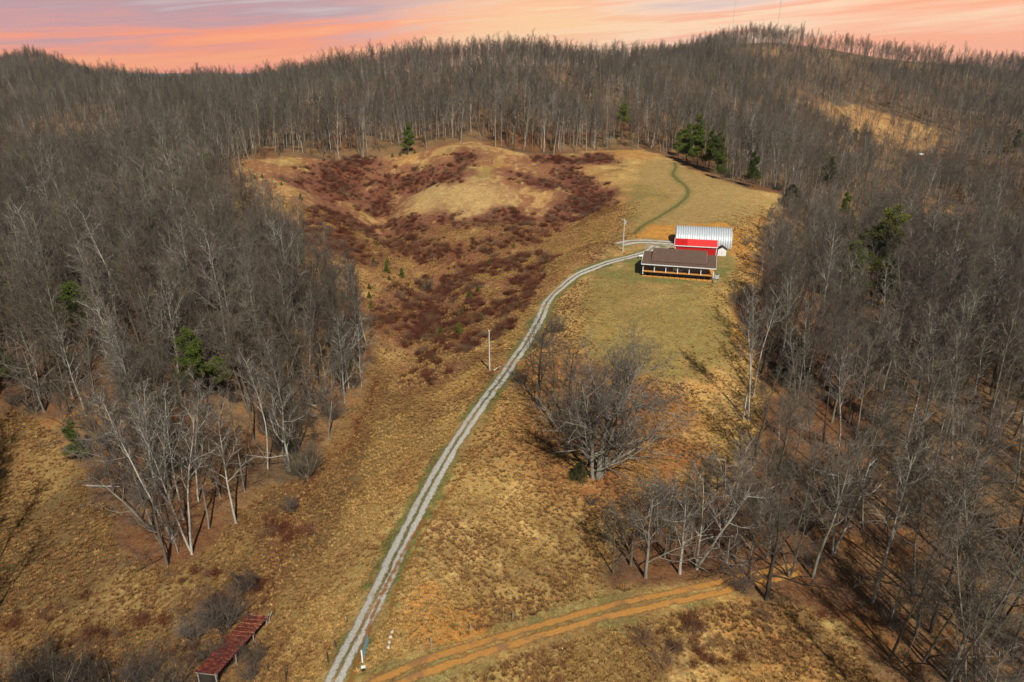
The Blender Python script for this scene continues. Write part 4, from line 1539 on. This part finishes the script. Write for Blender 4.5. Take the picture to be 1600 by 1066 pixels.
hand(934, 747, OAK, 21.5, 20, 'grey', 'big spreading bare oak with pale forked trunk standing in the field beside the driveway', name='oak_tree', rz=.4, keep=9)
hand(866, 673, SLIM, 20.5, 22, 'brown', 'tall thin bare tree left behind the big oak, close to the gravel drive', rz=1)
hand(889, 664, NEARO[6], 15, 15, 'dark', 'short dark bare tree between the thin tall tree and the big oak', rz=2)
hand(842, 640, NEARO[6], 16, 15, 'dark', 'leftmost dark bushy bare tree of the clump around the big oak')
hand(969, 716, NEARO[6], 17.5, 15, 'dark', 'dark trunked spreading bare tree right behind the big oak')
hand(912, 668, NEARO[7], 13, 15, 'brown', 'brown forked bare tree hidden behind the big oak crown')
hand(1169, 657, NEARO[4], 25, 27, 'pale', 'right hand of two tall pale straight trunks at the field edge', tilt=(0, .03), rz=0)
hand(1161, 656, NEARO[1], 23, 26, 'pale', 'left hand of two tall pale straight trunks at the field edge', rz=1)
hand(299, 866, NEARO[3], 25, 24, 'pale', 'thick pale forked bare tree at the front tip of the left wood', rz=.2, tilt=(0, -.05))
for q_ in [(205, 742, 1, 20, 'grey', 'slim grey upright tree, leftmost of the pale stand behind the front tip'), (232, 772, 4, 20, 'pale', 'slim pale upright tree, second from the left in the stand behind the front tip'),
           (252, 800, 1, 21, 'pale', 'slim pale upright tree, third from left in the stand behind the front tip'), (268, 765, 4, 22, 'grey', 'slim grey upright tree in the middle of the stand behind the front tip'),
           (287, 812, 1, 22, 'pale', 'slim pale upright tree close behind the forked tree at the front tip'), (310, 785, 4, 21, 'pale', 'slim pale upright tree right of the middle of the stand behind the front tip'),
           (326, 826, 0, 18, 'grey', 'full crowned grey tree just right of the forked tree at the front tip'), (345, 778, 1, 21, 'grey', 'slim grey tree between the front tip and the drooping limbed tree'),
           (222, 815, 5, 12, 'brown', 'small brown bushy tree at the left foot of the front tip stand'), (300, 745, 0, 22, 'brown', 'full crowned brown tree at the back of the front tip stand'),
           (383, 770, 0, 19, 'grey', 'full crowned grey tree behind the drooping limbed tree'), (178, 770, 5, 11, 'brown', 'small brown bushy tree on the meadow side of the front tip stand')]:
    hand(q_[0], q_[1], NEARO[q_[2]], q_[3], (25, 26, 23, 24, 27, 19)[q_[2]], q_[4], q_[5], keep=1.8, tilt=(0, random.gauss(-.04, .03)))
for q_ in [(985, 884, 6, 'leftmost'), (1037, 872, 7, 'second from the left'), (1062, 897, 6, 'third from the left, at the front'), (1112, 852, 6, 'fourth from the left'), (1152, 862, 5, 'fifth from the left'),
           (1168, 902, 6, 'right of the middle, at the front'), (1015, 846, 5, 'at the back left'), (1078, 832, 6, 'at the back middle'), (1132, 822, 7, 'at the back right of the middle'),
           (1198, 872, 6, 'second from the right'), (1234, 903, 7, 'rightmost'), (1185, 822, 6, 'at the back right')]:
    hand(q_[0], q_[1], NEARO[q_[2]], random.uniform(10.5, 13), 19 if q_[2] == 5 else 15, random.choice(['grey', 'brown', 'pale']), 'bushy tree in the thicket above the dirt track, ' + q_[3], group='thicket trees above the dirt track', keep=2)
hand(271, 846, NEARO[4], 24, 27, 'pale', 'pale bare tree leaning left just behind the front tip of the left wood', tilt=(0, -.13), rz=0)
hand(240, 832, NEARO[7], 14, 15, 'grey', 'low bare tree leaning far out left over the brown meadow', tilt=(0, -.55), rz=0)
hand(369, 818, NEARO[2], 20, 23, 'pale', 'pale bare tree with drooping lower limbs right of the front tip of the left wood')
hand(418, 733, NEARO[1], 22, 26, 'pale', 'slender pale bare tree at the creek side of the left wood')
hand(565, 604, SLIM, 14, 22, 'pale', 'pale bushy bare tree at the rightmost corner of the left wood', rz=3)
hand(336, 313, NEARO[1], 17, 26, 'pale', 'pale bare tree at the upper corner of the left wood beside the dark evergreen')
hand(1301, 868, NEARO[7], 15, 15, 'pale', 'pale forked bare tree above the end of the orange dirt track')
hand(1197, 938, NEARO[6], 17, 15, 'dark', 'dark spreading bare tree standing on the orange dirt track')
hand(1389, 978, NEARO[5], 9, 19, 'pale', 'small pale broken bare tree below the dirt track near the bottom right')
hand(1529, 1008, NEARO[7], 23, 15, 'brown', 'big curved brown bare tree at the bottom right of the photo')
hand(1481, 873, NEARO[6], 21, 15, 'grey', 'large many limbed grey bare tree in the right wood above the dirt track')
hand(1424, 742, NEARO[2], 22, 23, 'grey', 'tall grey bare tree with dense crown in the middle of the right wood')
hand(1087, 889, NEARO[7], 15, 15, 'pale', 'pale bare tree in the middle of the row above the dirt track')
hand(1009, 903, NEARO[6], 14, 15, 'grey', 'grey bushy bare tree near the left end of the row above the dirt track')
hand(1135, 881, NEARO[0], 17, 25, 'grey', 'grey upright bare tree right of the middle of the row above the dirt track')
hand(958, 897, NEARO[5], 11, 19, 'brown', 'leftmost small brown bare tree of the row above the dirt track')
hand(1412, 580, NEARO[6], 19, 15, 'pale', 'pale bare tree with wide antler like limbs in the right wood')
hand(1492, 554, NEARO[7], 20, 15, 'pale', 'pale forked spreading bare tree in the right wood near the right edge')
hand(1216, 585, NEARO[1], 21, 26, 'pale', 'pale slender tree beside the dark cedar in the right wood')
hand(1177, 620, NEARO[4], 21, 27, 'pale', 'pale thin bare tree just above the twin trunks at the field edge')
hand(1258, 613, NEARO[3], 20, 24, 'pale', 'pale forked bare tree right of the dark cedar in the right wood')
hand(1214, 398, NEARO[6], 13, 15, 'grey', 'round grey bare tree at the lawn edge right of the metal barn')

SG = 'grey bare shrubs along the creek and wood edge'
for px, py, H, lab in [(476, 748, 6.5, 'round grey bare shrub standing alone beside the creek'), (352, 985, 5.5, 'grey bare shrub behind the rusty roofed shed'),
                       (372, 1030, 2.6, 'small pale shrub growing against the open side of the rusty shed'), (225, 1066, 4.5, 'grey shrub at the bottom edge left of the rusty shed'),
                       (60, 1075, 5.0, 'leafless shrub in the bottom left corner'), (130, 1085, 5.0, 'leafless shrub at the bottom edge right of the corner shrub'),
                       (305, 1000, 4.2, 'brownish shrub left of the rusty shed roof'), (520, 655, 4.5, 'low grey shrub under the right edge of the left wood'),
                       (668, 455, 4.2, 'round brown shrub alone in the middle of the valley'), (385, 925, 3.6, 'low dark shrub on the creek bank above the rusty shed'),
                       (1160, 925, 3.2, 'thorny shrub at the foot of the dark tree on the dirt track'), (1155, 475, 3.6, 'rust brown shrub at the right field edge below the house'),
                       (1190, 470, 4.2, 'grey shrub at the right field edge below the house'), (870, 520, 3.6, 'brown shrub right of the gravel drive above the oak'),
                       (850, 545, 4.0, 'grey brown shrub right of the gravel drive beside the oak clump'), (1165, 385, 3.2, 'tangled shrub right of the metal barn'),
                       (815, 600, 3.2, 'leafless shrub between the gravel drive and the oak clump'), (925, 790, 1.8, 'small twiggy shrub in front of the big oak'),
                       (20, 1105, 6.0, 'taller leafless shrub reaching up from below the bottom left corner'), (185, 1100, 5.5, 'leafless shrub at the bottom edge, middle of the bottom left row'),
                       (265, 1085, 5.0, 'leafless shrub at the bottom edge close to the left side of the rusty shed'), (90, 1110, 6.5, 'wide leafless shrub at the bottom edge near the left corner'),
                       (392, 1062, 2.6, 'rust brown shrub covering the near corner of the rusty shed'), (400, 1036, 2.8, 'low brown shrub in front of the open side of the rusty shed'), (345, 968, 3.6, 'grey shrub leaning over the back of the rusty shed roof'),
                       (330, 1035, 3.0, 'brown shrub against the left side of the rusty shed'),
                       (1395, 985, 3.5, 'grey shrub beside the small broken tree at the bottom right'), (455, 800, 3.0, 'dark shrub in the creek bed')]:
    hand(px, py, SHRUB, H, 5.2, random.choice(['grey', 'brown']), lab, name='bare_shrub', keep=2.2, cat='shrub', names=('stems', 'twigs'))

# evergreens
PINES = [pine_mesh(1, 17, .45, 3.0, 34), pine_mesh(2, 16, .55, 3.4, 26), pine_mesh(3, 12, .25, 2.6, 34), pine_mesh(4, 17, .35, 4.2, 48, M_YPINE, 110, .42)]
CEDAR = dense_mesh(5, 6.5, 6.4, M_CEDAR, 9000, .32, 2.8)
YOUNG = [dense_mesh(6, 2.4, 1.9, M_YPINE, 1500, .22, 1.3), dense_mesh(7, 2.0, 1.9, M_YPINE, 1200, .22, 1.0)]
for px, py, v, H, bh, lab in [
        (1060, 244, 2, 11, 12, 'leftmost pine of the evergreen clump at the top of the lawn'), (1073, 254, 2, 15, 12, 'tall pine at the left front of the evergreen clump above the lawn'),
        (1090, 262, 2, 16, 12, 'tallest pine in the middle of the evergreen clump above the lawn'), (1106, 267, 2, 15, 12, 'full crowned pine at the right front of the evergreen clump above the lawn'),
        (1085, 244, 2, 17, 12, 'pine at the back of the evergreen clump above the lawn'), (1117, 273, 0, 15, 17, 'rightmost pine of the evergreen clump above the lawn'),
        (1126, 280, 2, 10, 12, 'small pine alone right of the evergreen clump above the lawn'), (1172, 293, 2, 12, 12, 'bushy pine at the wood edge above the barn lawn'),
        (1128, 245, 1, 14, 16, 'pine standing in the wood behind the small lone pine'), (1288, 300, 2, 15, 12, 'thin layered pine in the right wood above the dark cedar'),
        (1316, 345, 2, 11, 12, 'dark low pine in the right wood right of the cedar'), (1322, 370, 2, 9, 12, 'small pine just below the dark low pine in the right wood'),
        (1355, 462, 3, 23, 17, 'large bright green pine in the middle of the right wood'), (1322, 478, 2, 16, 12, 'thinner pine left of the large bright green pine'),
        (1375, 485, 2, 13, 12, 'dull pine right of the large bright green pine'), (1332, 228, 2, 11, 12, 'small pine at the left of the far orange clearing'),
        (322, 655, 0, 15.5, 17, 'tall dark pine rising from the middle of the left wood'), (345, 640, 1, 9, 16, 'lower pine beside the tall dark pine of the left wood'),
        (126, 722, 2, 6.5, 12, 'bushy low pine on the meadow edge of the left wood'), (-4, 622, 3, 12, 17, 'pine half cut by the left edge above the meadow'),
        (140, 560, 1, 14, 16, 'tall thin green pine high in the left wood'), (205, 425, 2, 11, 12, 'pine crown showing between bare trees of the upper left wood'),
        (105, 400, 2, 13, 12, 'pine crown showing at the far left of the upper wood'), (332, 316, 0, 15, 17, 'dark evergreen at the upper corner of the left wood'),
        (638, 240, 2, 12, 12, 'small dark pine at the back edge of the valley field'), (970, 222, 1, 17, 16, 'pine in the wood behind the top of the lawn'),
        (1583, 240, 2, 14, 12, 'far pine in the wood near the right edge'), (1562, 240, 2, 12, 12, 'far pine just left of the one near the right edge')]:
    o_ = hand(px, py, PINES[v], H * 1.2, bh, 'brown', lab, name='pine_tree', keep=4.5)
    ox, oy = o_.location.x, o_.location.y
    for q_ in (7, 13, 20) + ((27, 34) if ox > 30 and oy > 120 else ()):                       # the sight of them is open in the photograph
        taken.append((ox * (1 - q_ / oy), oy - q_, 4.5))
hand(1234, 324, CEDAR, 8.6, 6.5, 'dark', 'dark rounded cedar at the right corner of the lawn', name='cedar_tree', cat='cedar')
hand(1238, 600, CEDAR, 9, 6.5, 'dark', 'dark green cedar among bare trees of the right wood', name='cedar_tree', cat='cedar')
hand(905, 750, CEDAR, 3.2, 6.5, 'dark', 'low dark evergreen bush at the foot of the big oak', name='cedar_bush', cat='bush')
YG = 'young pines scattered over the valley'
YP = [(604, 426, 'left of the five in the tight group left of the valley bottom'), (608, 438, 'lower left of the five in the tight group'), (628, 434, 'largest and rightmost of the tight group'),
      (620, 446, 'lowest of the tight group left of the valley bottom'), (606, 412, 'topmost of the tight group left of the valley bottom'), (733, 468, 'larger of the pair on the brown slope above the drive'),
      (746, 457, 'smaller of the pair on the brown slope above the drive'), (689, 526, 'left of the pair above the utility pole'), (717, 522, 'right of the pair above the utility pole'),
      (584, 412, 'alone just left of the tight group'), (589, 384, 'alone on the slope above the tight group'), (409, 309, 'upper of the three below the dark evergreen on the left spur'),
      (421, 318, 'right of the three below the dark evergreen on the left spur'), (395, 317, 'left of the three below the dark evergreen on the left spur'), (398, 280, 'left of two near the wood on the upper left spur'),
      (410, 278, 'right of two near the wood on the upper left spur'), (470, 312, 'alone on the left slope between dark brush'), (543, 364, 'alone below the left brush band'),
      (765, 414, 'on the brown slope in the middle of the valley'), (803, 388, 'near the right brush band'), (577, 452, 'upper of two at the wood edge below the tight group'),
      (577, 466, 'lower of two at the wood edge below the tight group'), (721, 492, 'between the two pairs on the brown slope'), (752, 498, 'just above the utility pole'),
      (613, 246, 'leftmost of the row along the back edge of the field'), (625, 244, 'second from the left in the row along the back edge'), (636, 242, 'third from the left in the row along the back edge'),
      (648, 240, 'rightmost of the row along the back edge of the field'), (676, 272, 'alone on the upper slope beside dark brush'), (440, 290, 'alone between the upper left spur and dark brush'),
      (580, 482, 'lowest, at the edge of the left wood')]
for i, (px, py, wh) in enumerate(YP):
    big = (733, 689, 717, 628, 604).count(px)
    hand(px, py, YOUNG[i % 2], (2.9 if big else random.uniform(1.5, 2.1)), 2.2, 'brown', 'young pine, ' + wh, group=YG, name='young_pine', keep=1.5)

# ------------------------------------------------------------------ the wood
def scatter_wood():
    cell = 4.7
    gx, gy = np.meshgrid(np.arange(-980, 980, cell), np.arange(44, 1130, cell))
    x = (gx + RNG.uniform(-.48, .48, gx.shape) * cell).ravel()
    y = (gy + RNG.uniform(-.48, .48, gx.shape) * cell).ravel()
    m = np.abs(x) < (y + 60) * .95
    x, y = x[m], y[m]
    z = hz(x, y)
    px, py = proj(x, y, z)
    m = (px > -170) & (px < 1770) & (py < 1330) & (py > -50)
    x, y, z, px, py = x[m], y[m], z[m], px[m], py[m]
    dens = forest_mask(x, y)
    dens *= .50 + .5 * sstep(fbm(x, y, 34, 3, 61), .36, .52)
    dens *= np.where(y < 130, np.where(x > 0, .55, 1.0), 1.0)
    dens = np.where((y < 150) & (x < 0), np.maximum(dens, .95 * forest_mask(x, y)), dens)
    dens *= 1 - .55 * sstep(fbm(x, y, 55, 3, 63), .56, .66) * sstep(y, 150, 260)
    ridge = sstep(y, 770, 830) * sstep(x, 270, 330)
    dens *= 1 - .66 * ridge
    dens = np.where((y > 940) & (x > 290), dens * .15, dens)
    dens = np.where((y < 60) & (x > -50) & (x < 34), 0, dens)
    clear = np.minimum(boxed(sdist, FARCLEAR, x, y, 60, 99.), boxed(sdist, FARCLEAR2, x, y, 60, 99.))
    dens = np.where(clear < 0, .14, dens)
    dens = np.where((clear >= 0) & (clear < 30) & (y < 600), dens * .5, dens)
    keep = RNG.random(len(x)) < dens
    for tx, ty, tr in taken:
        keep &= np.hypot(x - tx, y - ty) > tr
    x, y, z, px, py = (a[keep] for a in (x, y, z, px, py))
    # drop the ones the hills hide completely, with room to spare for a step aside
    top = z + 34
    vis = np.ones(len(x), bool)
    for f in np.linspace(.25, .97, 30):
        g = hz(x * f, y * f)
        vis &= g < CAMZ + (top - CAMZ) * f
    x, y, z, px, py = (a[vis] for a in (x, y, z, px, py))
    infr = (px > -20) & (px < 1620) & (py < 1200)
    dist = np.sqrt(x ** 2 + y ** 2 + (CAMZ - z) ** 2)
    sc = RNG.uniform(.78, 1.12, len(x))
    sd_ = boxed(sdist, OPEN_MAIN, x, y, 40, 60.)
    scrub = (x > 45) & (y > 150) & (y < 300) & (sd_ < 26)
    sc = np.where(scrub, sc * (.32 + .5 * np.clip(sd_ / 26, 0, 1)), sc)
    sc = np.where(y > 380, sc * .86, sc)
    order = np.argsort(np.where(infr & (py < 1120), dist / sc, 1e9))
    return x, y, z, px, py, dist, sc, order


wx_, wy_, wz_, wpx, wpy, wd, wsc, order = scatter_wood()
NIND = 262
ind = order[:NIND]
rest = np.setdiff1d(np.arange(len(wx_)), ind)
print('wood', len(wx_), 'nearest individual up to', wd[ind].max())
edge_d = np.abs(boxed(sdist, OPEN_MAIN, wx_[ind], wy_[ind], 60, 60.))


def place_words(px, py, e):
    if px < 640:
        if py > 1000:
            return 'at the bottom left corner'
        side = 'meadow side' if px < 200 else 'front tip' if px < 340 and py > 700 else 'creek side' if px > 400 else 'heart'
        dep_ = 'lowest' if py > 780 else 'lower' if py > 700 else 'middle' if py > 620 else 'upper'
        return f'on the left wood {side}, {dep_} rows'
    if px < 1130:
        return 'in the row above the dirt track'
    band = 'below the dirt track' if py > 930 else 'above the dirt track' if py > 840 else 'across from the oak' if py > 690 else 'beside the twin trunks' if py > 590 else 'near the cedar'
    col = 'left part' if px < 1280 else 'middle' if px < 1420 else 'right part' if px < 1530 else 'far right'
    return f'in the right wood {col}, {band}'


forms = ['straight', 'high crowned', 'full crowned', 'twin stemmed', 'long trunked', 'low branched', 'broad crowned', 'forked']
same = {}
for i, e in zip(ind, edge_d):
    on_edge = e < 7
    v = random.choice([0, 1, 2, 3, 4, 5, 5, 6, 7] if on_edge else [0, 1, 2, 3, 4, 0, 1, 5, 7])
    tone = random.choice(['pale', 'grey', 'grey', 'brown', 'brown', 'dark'])
    w = place_words(wpx[i], wpy[i], e)
    s = wsc[i] * (.82 if on_edge else 1.0) * (1.3 if v >= 6 else 1.0)
    if wpx[i] > 640 and wpx[i] < 1250 and wpy[i] > 760:
        s *= .72
    tl = (random.gauss(0, .04), random.gauss(0, .04))
    o_ = put_tree('bare_tree', NEARO[v], xyz=(wx_[i], wy_[i], wz_[i]), scale=float(s), label=f'{tone} {forms[v]} bare tree {w}', group='bare trees ' + w, tone=tone, tilt=tl)
    if len(o_['label'].split()) > 13:
        o_['label'] = o_['label'].replace(' stemmed', '').replace(' bare tree', ' tree').replace(' rows', '').replace('in the right wood', 'right wood')
    same.setdefault(o_['label'], []).append((wpy[i], o_))
for lb, os_ in same.items():
    if len(os_) > 1:
        os_.sort(key=lambda a_: -a_[0])
        wd_ = {2: ['nearer', 'farther'], 3: ['nearest', 'middle', 'farthest']}.get(len(os_), ['nearest', 'second', 'third', 'fourth', 'fifth', 'sixth', 'seventh', 'eighth', 'ninth'])
        for q_, (_, o_) in enumerate(os_):
            o_['label'] = lb + ', ' + wd_[min(q_, len(wd_) - 1)]


# ------------------------------------------------------------------ things nobody could count: instanced over points
def source_collection(name, meshes):
    c = bpy.data.collections.new(name)
    for i, ms in enumerate(meshes):
        o = bpy.data.objects.new('%s_%02d' % (name, i), ms)
        c.objects.link(o)
    return c


def scatter(name, pts, rot, scl, idx, coll, label=None, cat=None):
    me = bpy.data.meshes.new(name)
    me.vertices.add(len(pts))
    me.vertices.foreach_set('co', np.asarray(pts, np.float32).ravel())
    for nm, typ, arr, key in (('rot', 'FLOAT_VECTOR', rot, 'vector'), ('scl', 'FLOAT_VECTOR', scl, 'vector'), ('idx', 'INT', idx, 'value')):
        a = me.attributes.new(nm, typ, 'POINT')
        a.data.foreach_set(key, np.asarray(arr, np.int32 if typ == 'INT' else np.float32).ravel())
    o = link(name, me)
    g = bpy.data.node_groups.new(name + '_nodes', 'GeometryNodeTree')
    g.interface.new_socket('Geometry', in_out='INPUT', socket_type='NodeSocketGeometry')
    g.interface.new_socket('Geometry', in_out='OUTPUT', socket_type='NodeSocketGeometry')
    gi, go = g.nodes.new('NodeGroupInput'), g.nodes.new('NodeGroupOutput')
    iop = g.nodes.new('GeometryNodeInstanceOnPoints')
    ci = g.nodes.new('GeometryNodeCollectionInfo')
    ci.inputs['Collection'].default_value = coll
    ci.inputs['Separate Children'].default_value = True
    ci.inputs['Reset Children'].default_value = True
    iop.inputs['Pick Instance'].default_value = True

    def attr(nm, typ):
        a = g.nodes.new('GeometryNodeInputNamedAttribute')
        a.data_type = typ
        a.inputs['Name'].default_value = nm
        return a.outputs['Attribute']
    g.links.new(gi.outputs[0], iop.inputs['Points'])
    g.links.new(ci.outputs[0], iop.inputs['Instance'])
    g.links.new(attr('idx', 'INT'), iop.inputs['Instance Index'])
    g.links.new(attr('rot', 'FLOAT_VECTOR'), iop.inputs['Rotation'])
    g.links.new(attr('scl', 'FLOAT_VECTOR'), iop.inputs['Scale'])
    g.links.new(iop.outputs[0], go.inputs[0])
    md = o.modifiers.new('scatter', 'NODES')
    md.node_group = g
    tag(o, label, cat, kind='stuff')
    return o


def joined_from(tm, name):
    (t, c) = tm
    vt = np.empty(len(t.vertices) * 3, np.float32)
    t.vertices.foreach_get('co', vt)
    vc = np.empty(len(c.vertices) * 3, np.float32)
    c.vertices.foreach_get('co', vc)
    ft = np.empty(len(t.loops), np.int32)
    t.loops.foreach_get('vertex_index', ft)
    fc = np.empty(len(c.loops), np.int32)
    c.loops.foreach_get('vertex_index', fc)
    vt, vc, ft, fc = vt.reshape(-1, 3), vc.reshape(-1, 3), ft.reshape(-1, 4), fc.reshape(-1, 4)
    return npmesh(name, np.r_[vt, vc], np.r_[ft, fc + len(vt)], M_BARK, M_TWIG, mi=np.r_[np.zeros(len(ft)), np.ones(len(fc))])


FAR = far_variants()
mid = [joined_from(NEAR[i], 'wood_tree') for i in (0, 1, 2, 3, 4, 5)]
wood_src = source_collection('wood_source', mid + FAR)
r = rest
n_ = len(r)
rot = np.c_[RNG.normal(0, .05, n_), RNG.normal(0, .05, n_), RNG.uniform(0, 6.28, n_)]
s = wsc[r] * (.80 + .42 * fbm(wx_[r], wy_[r], 48, 3, 91))
s = np.where((wd[r] > 800) & (wx_[r] > 290), s * .95, s)
idx = np.where(wd[r] < 300, RNG.integers(0, 6, n_), 6 + RNG.integers(0, 6, n_))
scatter('woodland', np.c_[wx_[r], wy_[r], wz_[r]], rot, np.c_[s, s, s * RNG.uniform(.9, 1.1, n_)], idx, wood_src,
        'leafless brown and grey woodland covering the hills all round the fields', 'woodland')

# saplings and thicket stems under the trees
m = RNG.random(len(wx_)) < np.where(wd < 330, np.where((wx_ > 0) & (wy_ < 130), .5, 1.0), .0)
ux = np.repeat(wx_[m], 2) + RNG.uniform(-3, 3, m.sum() * 2)
uy = np.repeat(wy_[m], 2) + RNG.uniform(-3, 3, m.sum() * 2)
kk = (forest_mask(ux, uy) > .6) & (RNG.random(len(ux)) < .75)
ux, uy = ux[kk], uy[kk]
uz = hz(ux, uy)
n_ = len(ux)
shr = joined_from((SHRUB[0], SHRUB[1]), 'thicket')
und_src = source_collection('thicket_source', [mid[1], mid[5], mid[0], shr])
ii = RNG.choice([0, 1, 2, 3], n_, p=[.3, .25, .2, .25])
s = np.where(ii == 3, RNG.uniform(.35, .8, n_), RNG.uniform(.18, .5, n_))
scatter('undergrowth', np.c_[ux, uy, uz], np.c_[RNG.normal(0, .08, n_), RNG.normal(0, .08, n_), RNG.uniform(0, 6.28, n_)],
        np.c_[s, s, s], ii, und_src, 'thin grey saplings and leafless thicket under the trees of the woods', 'undergrowth')


# ---- brambles and rough grass
def tuft(seed, blades, h, spread, wid, m, curl=.5):
    rng = np.random.default_rng(seed)
    az = rng.uniform(0, 6.28, blades)
    ln = rng.uniform(.1, 1, blades) * spread
    hh = h * rng.uniform(.5, 1.1, blades)
    b0 = np.c_[np.cos(az) * ln * .35, np.sin(az) * ln * .35, np.full(blades, -.05)]
    b1 = np.c_[np.cos(az) * ln * .7, np.sin(az) * ln * .7, hh * .65]
    b2 = np.c_[np.cos(az) * ln * (1 + curl), np.sin(az) * ln * (1 + curl), hh]
    sd = np.c_[-np.sin(az), np.cos(az), rng.normal(0, .3, blades)] * wid
    V = np.stack([b0 - sd, b0 + sd, b1 + sd, b1 - sd, b2 + sd * .3, b2 - sd * .3], 1).reshape(-1, 3)
    o = np.arange(blades)[:, None] * 6
    F = np.r_[o + [0, 1, 2, 3], o + [3, 2, 4, 5]]
    return npmesh('tuft', V, F, m)


def cane_clump(seed, m):
    rng = np.random.default_rng(seed)
    segs = []
    for i in range(70):
        az, r0 = rng.uniform(0, 6.28), rng.uniform(0, .8)
        p = Vector((r0 * math.cos(az), r0 * math.sin(az), -.1))
        h = rng.uniform(.5, 1.3)
        q = p + Vector((math.cos(az) * .25, math.sin(az) * .25, h * .8)) + Vector(rng.normal(0, .12, 3))
        e = q + Vector((math.cos(az) * .4, math.sin(az) * .4, h * .15)) + Vector(rng.normal(0, .2, 3))
        segs += [(p, q, .014, .012), (q, e, .012, .006)]
        for k_ in range(3):
            t = p.lerp(q, rng.uniform(.4, 1))
            segs.append((t, t + Vector(rng.normal(0, .22, 3)) + Vector((0, 0, .1)), .009, .005))
    return npmesh('canes', *segs_mesh(segs, 3), m)


def open_pts(n, x0, x1, y0, y1):
    x, y = RNG.uniform(x0, x1, n), RNG.uniform(y0, y1, n)
    return x, y


bx_, by_ = [], []
for P in BRUSH:
    A_ = (P[:, 0].max() - P[:, 0].min()) * (P[:, 1].max() - P[:, 1].min())
    x, y = open_pts(int(A_ * .75), P[:, 0].min() - 2, P[:, 0].max() + 2, P[:, 1].min() - 2, P[:, 1].max() + 2)
    d = sdist(P, x + (fbm(x, y, 7, 4, 41) - .5) * 7, y + (fbm(x, y, 7, 4, 42) - .5) * 11)
    kk = d < RNG.uniform(-6, 6.0, len(x)) + (fbm(x, y, 5, 3, 77) - .5) * 16
    bx_.append(x[kk])
    by_.append(y[kk])
for P, dn in [(BROWNSLOPE, .6)] + [(P, .22) for P in NEARBROWN]:
    A_ = (P[:, 0].max() - P[:, 0].min()) * (P[:, 1].max() - P[:, 1].min())
    x, y = open_pts(int(A_ * dn), P[:, 0].min(), P[:, 0].max(), P[:, 1].min(), P[:, 1].max())
    kk = (sdist(P, x, y) < 0) & (fbm(x, y, 6, 3, 71) > .5)
    bx_.append(x[kk])
    by_.append(y[kk])
x, y = np.concatenate(bx_), np.concatenate(by_)
n_ = len(x)
print('brambles', n_)
s = RNG.uniform(.4, 1.1, n_) * RNG.uniform(.6, 1.5, n_)
scatter('bramble_thicket', np.c_[x, y, hz(x, y)], np.c_[np.zeros(n_), np.zeros(n_), RNG.uniform(0, 6.28, n_)], np.c_[s, s, s], RNG.integers(0, 3, n_),
        source_collection('bramble_source', [cane_clump(0, M_BRAMBLE), cane_clump(1, M_BRAMBLE), cane_clump(2, M_SCRUB)]), 'dark red brown bramble thickets spread over the valley slopes', 'brambles')

x = RNG.uniform(-140, 130, 420000)
y = 45 + RNG.random(420000) ** 1.25 * 215
z = hz(x, y)
px, py = proj(x, y, z)
mown = np.minimum(boxed(sdist, LAWN, x, y, 5, 50.), boxed(sdist, LAWN_UP, x, y, 5, 50.))
kk = (px > -60) & (px < 1660) & (py < 1120) & (forest_mask(x, y) < .5) & (ldist(drive_l[::4], x, y) > 2.4) & (ldist(drive2_l[::3], x, y) > 3)
kk &= (ldist(mud_l[::4], x, y) > 2.6) & (mown > RNG.normal(-1, 3.5, len(x))) & (boxed(sdist, YARD, x, y, 5, 50.) > 0)
kk &= fbm(x, y, 6.5, 4, 81) > RNG.uniform(.15, .68, len(x))
x, y, z = x[kk], y[kk], z[kk]
n_ = len(x)
print('tufts', n_)
s = RNG.uniform(.55, 1.35, n_)
g_ = fbm(x, y, 11, 3, 83)
dk = ((g_ + RNG.normal(0, .06, n_)) > .56).astype(int)
dk = np.where((x < -20 - (y - 60) * -.05) & (y < 150) & (x < -28), RNG.random(n_) < .85, dk).astype(int)
idx = dk * 2 + RNG.integers(0, 2, n_)
scatter('dry_grass', np.c_[x, y, z], np.c_[RNG.normal(0, .15, n_), RNG.normal(0, .15, n_), RNG.uniform(0, 6.28, n_)], np.c_[s, s, s * RNG.uniform(.7, 1.2, n_)], idx,
        source_collection('tuft_source', [tuft(1, 24, .30, .26, .018, M_STRAW), tuft(2, 26, .24, .34, .018, M_STRAW), tuft(3, 24, .30, .28, .018, M_STRAWD), tuft(4, 26, .26, .32, .018, M_STRAWD)]),
        'rough straw coloured grass covering the unmown fields', 'dry grass')

# ------------------------------------------------------------------ thin spring haze
m_ = MB()
m_.box(-6500, 6500, -400, 5400, -140, 210)
hz_m = bpy.data.materials.new('haze')
hz_m.use_nodes = True
k = NT(hz_m.node_tree)
k.n.clear()
pv = k.new('ShaderNodeVolumePrincipled')
pv.inputs['Color'].default_value = (.80, .86, .95, 1)
pv.inputs['Density'].default_value = .000035
pv.inputs['Anisotropy'].default_value = .2
om = k.new('ShaderNodeOutputMaterial')
k.l.new(pv.outputs[0], om.inputs['Volume'])
o = link('haze', m_.mesh('haze', hz_m))
tag(o, kind='stuff')
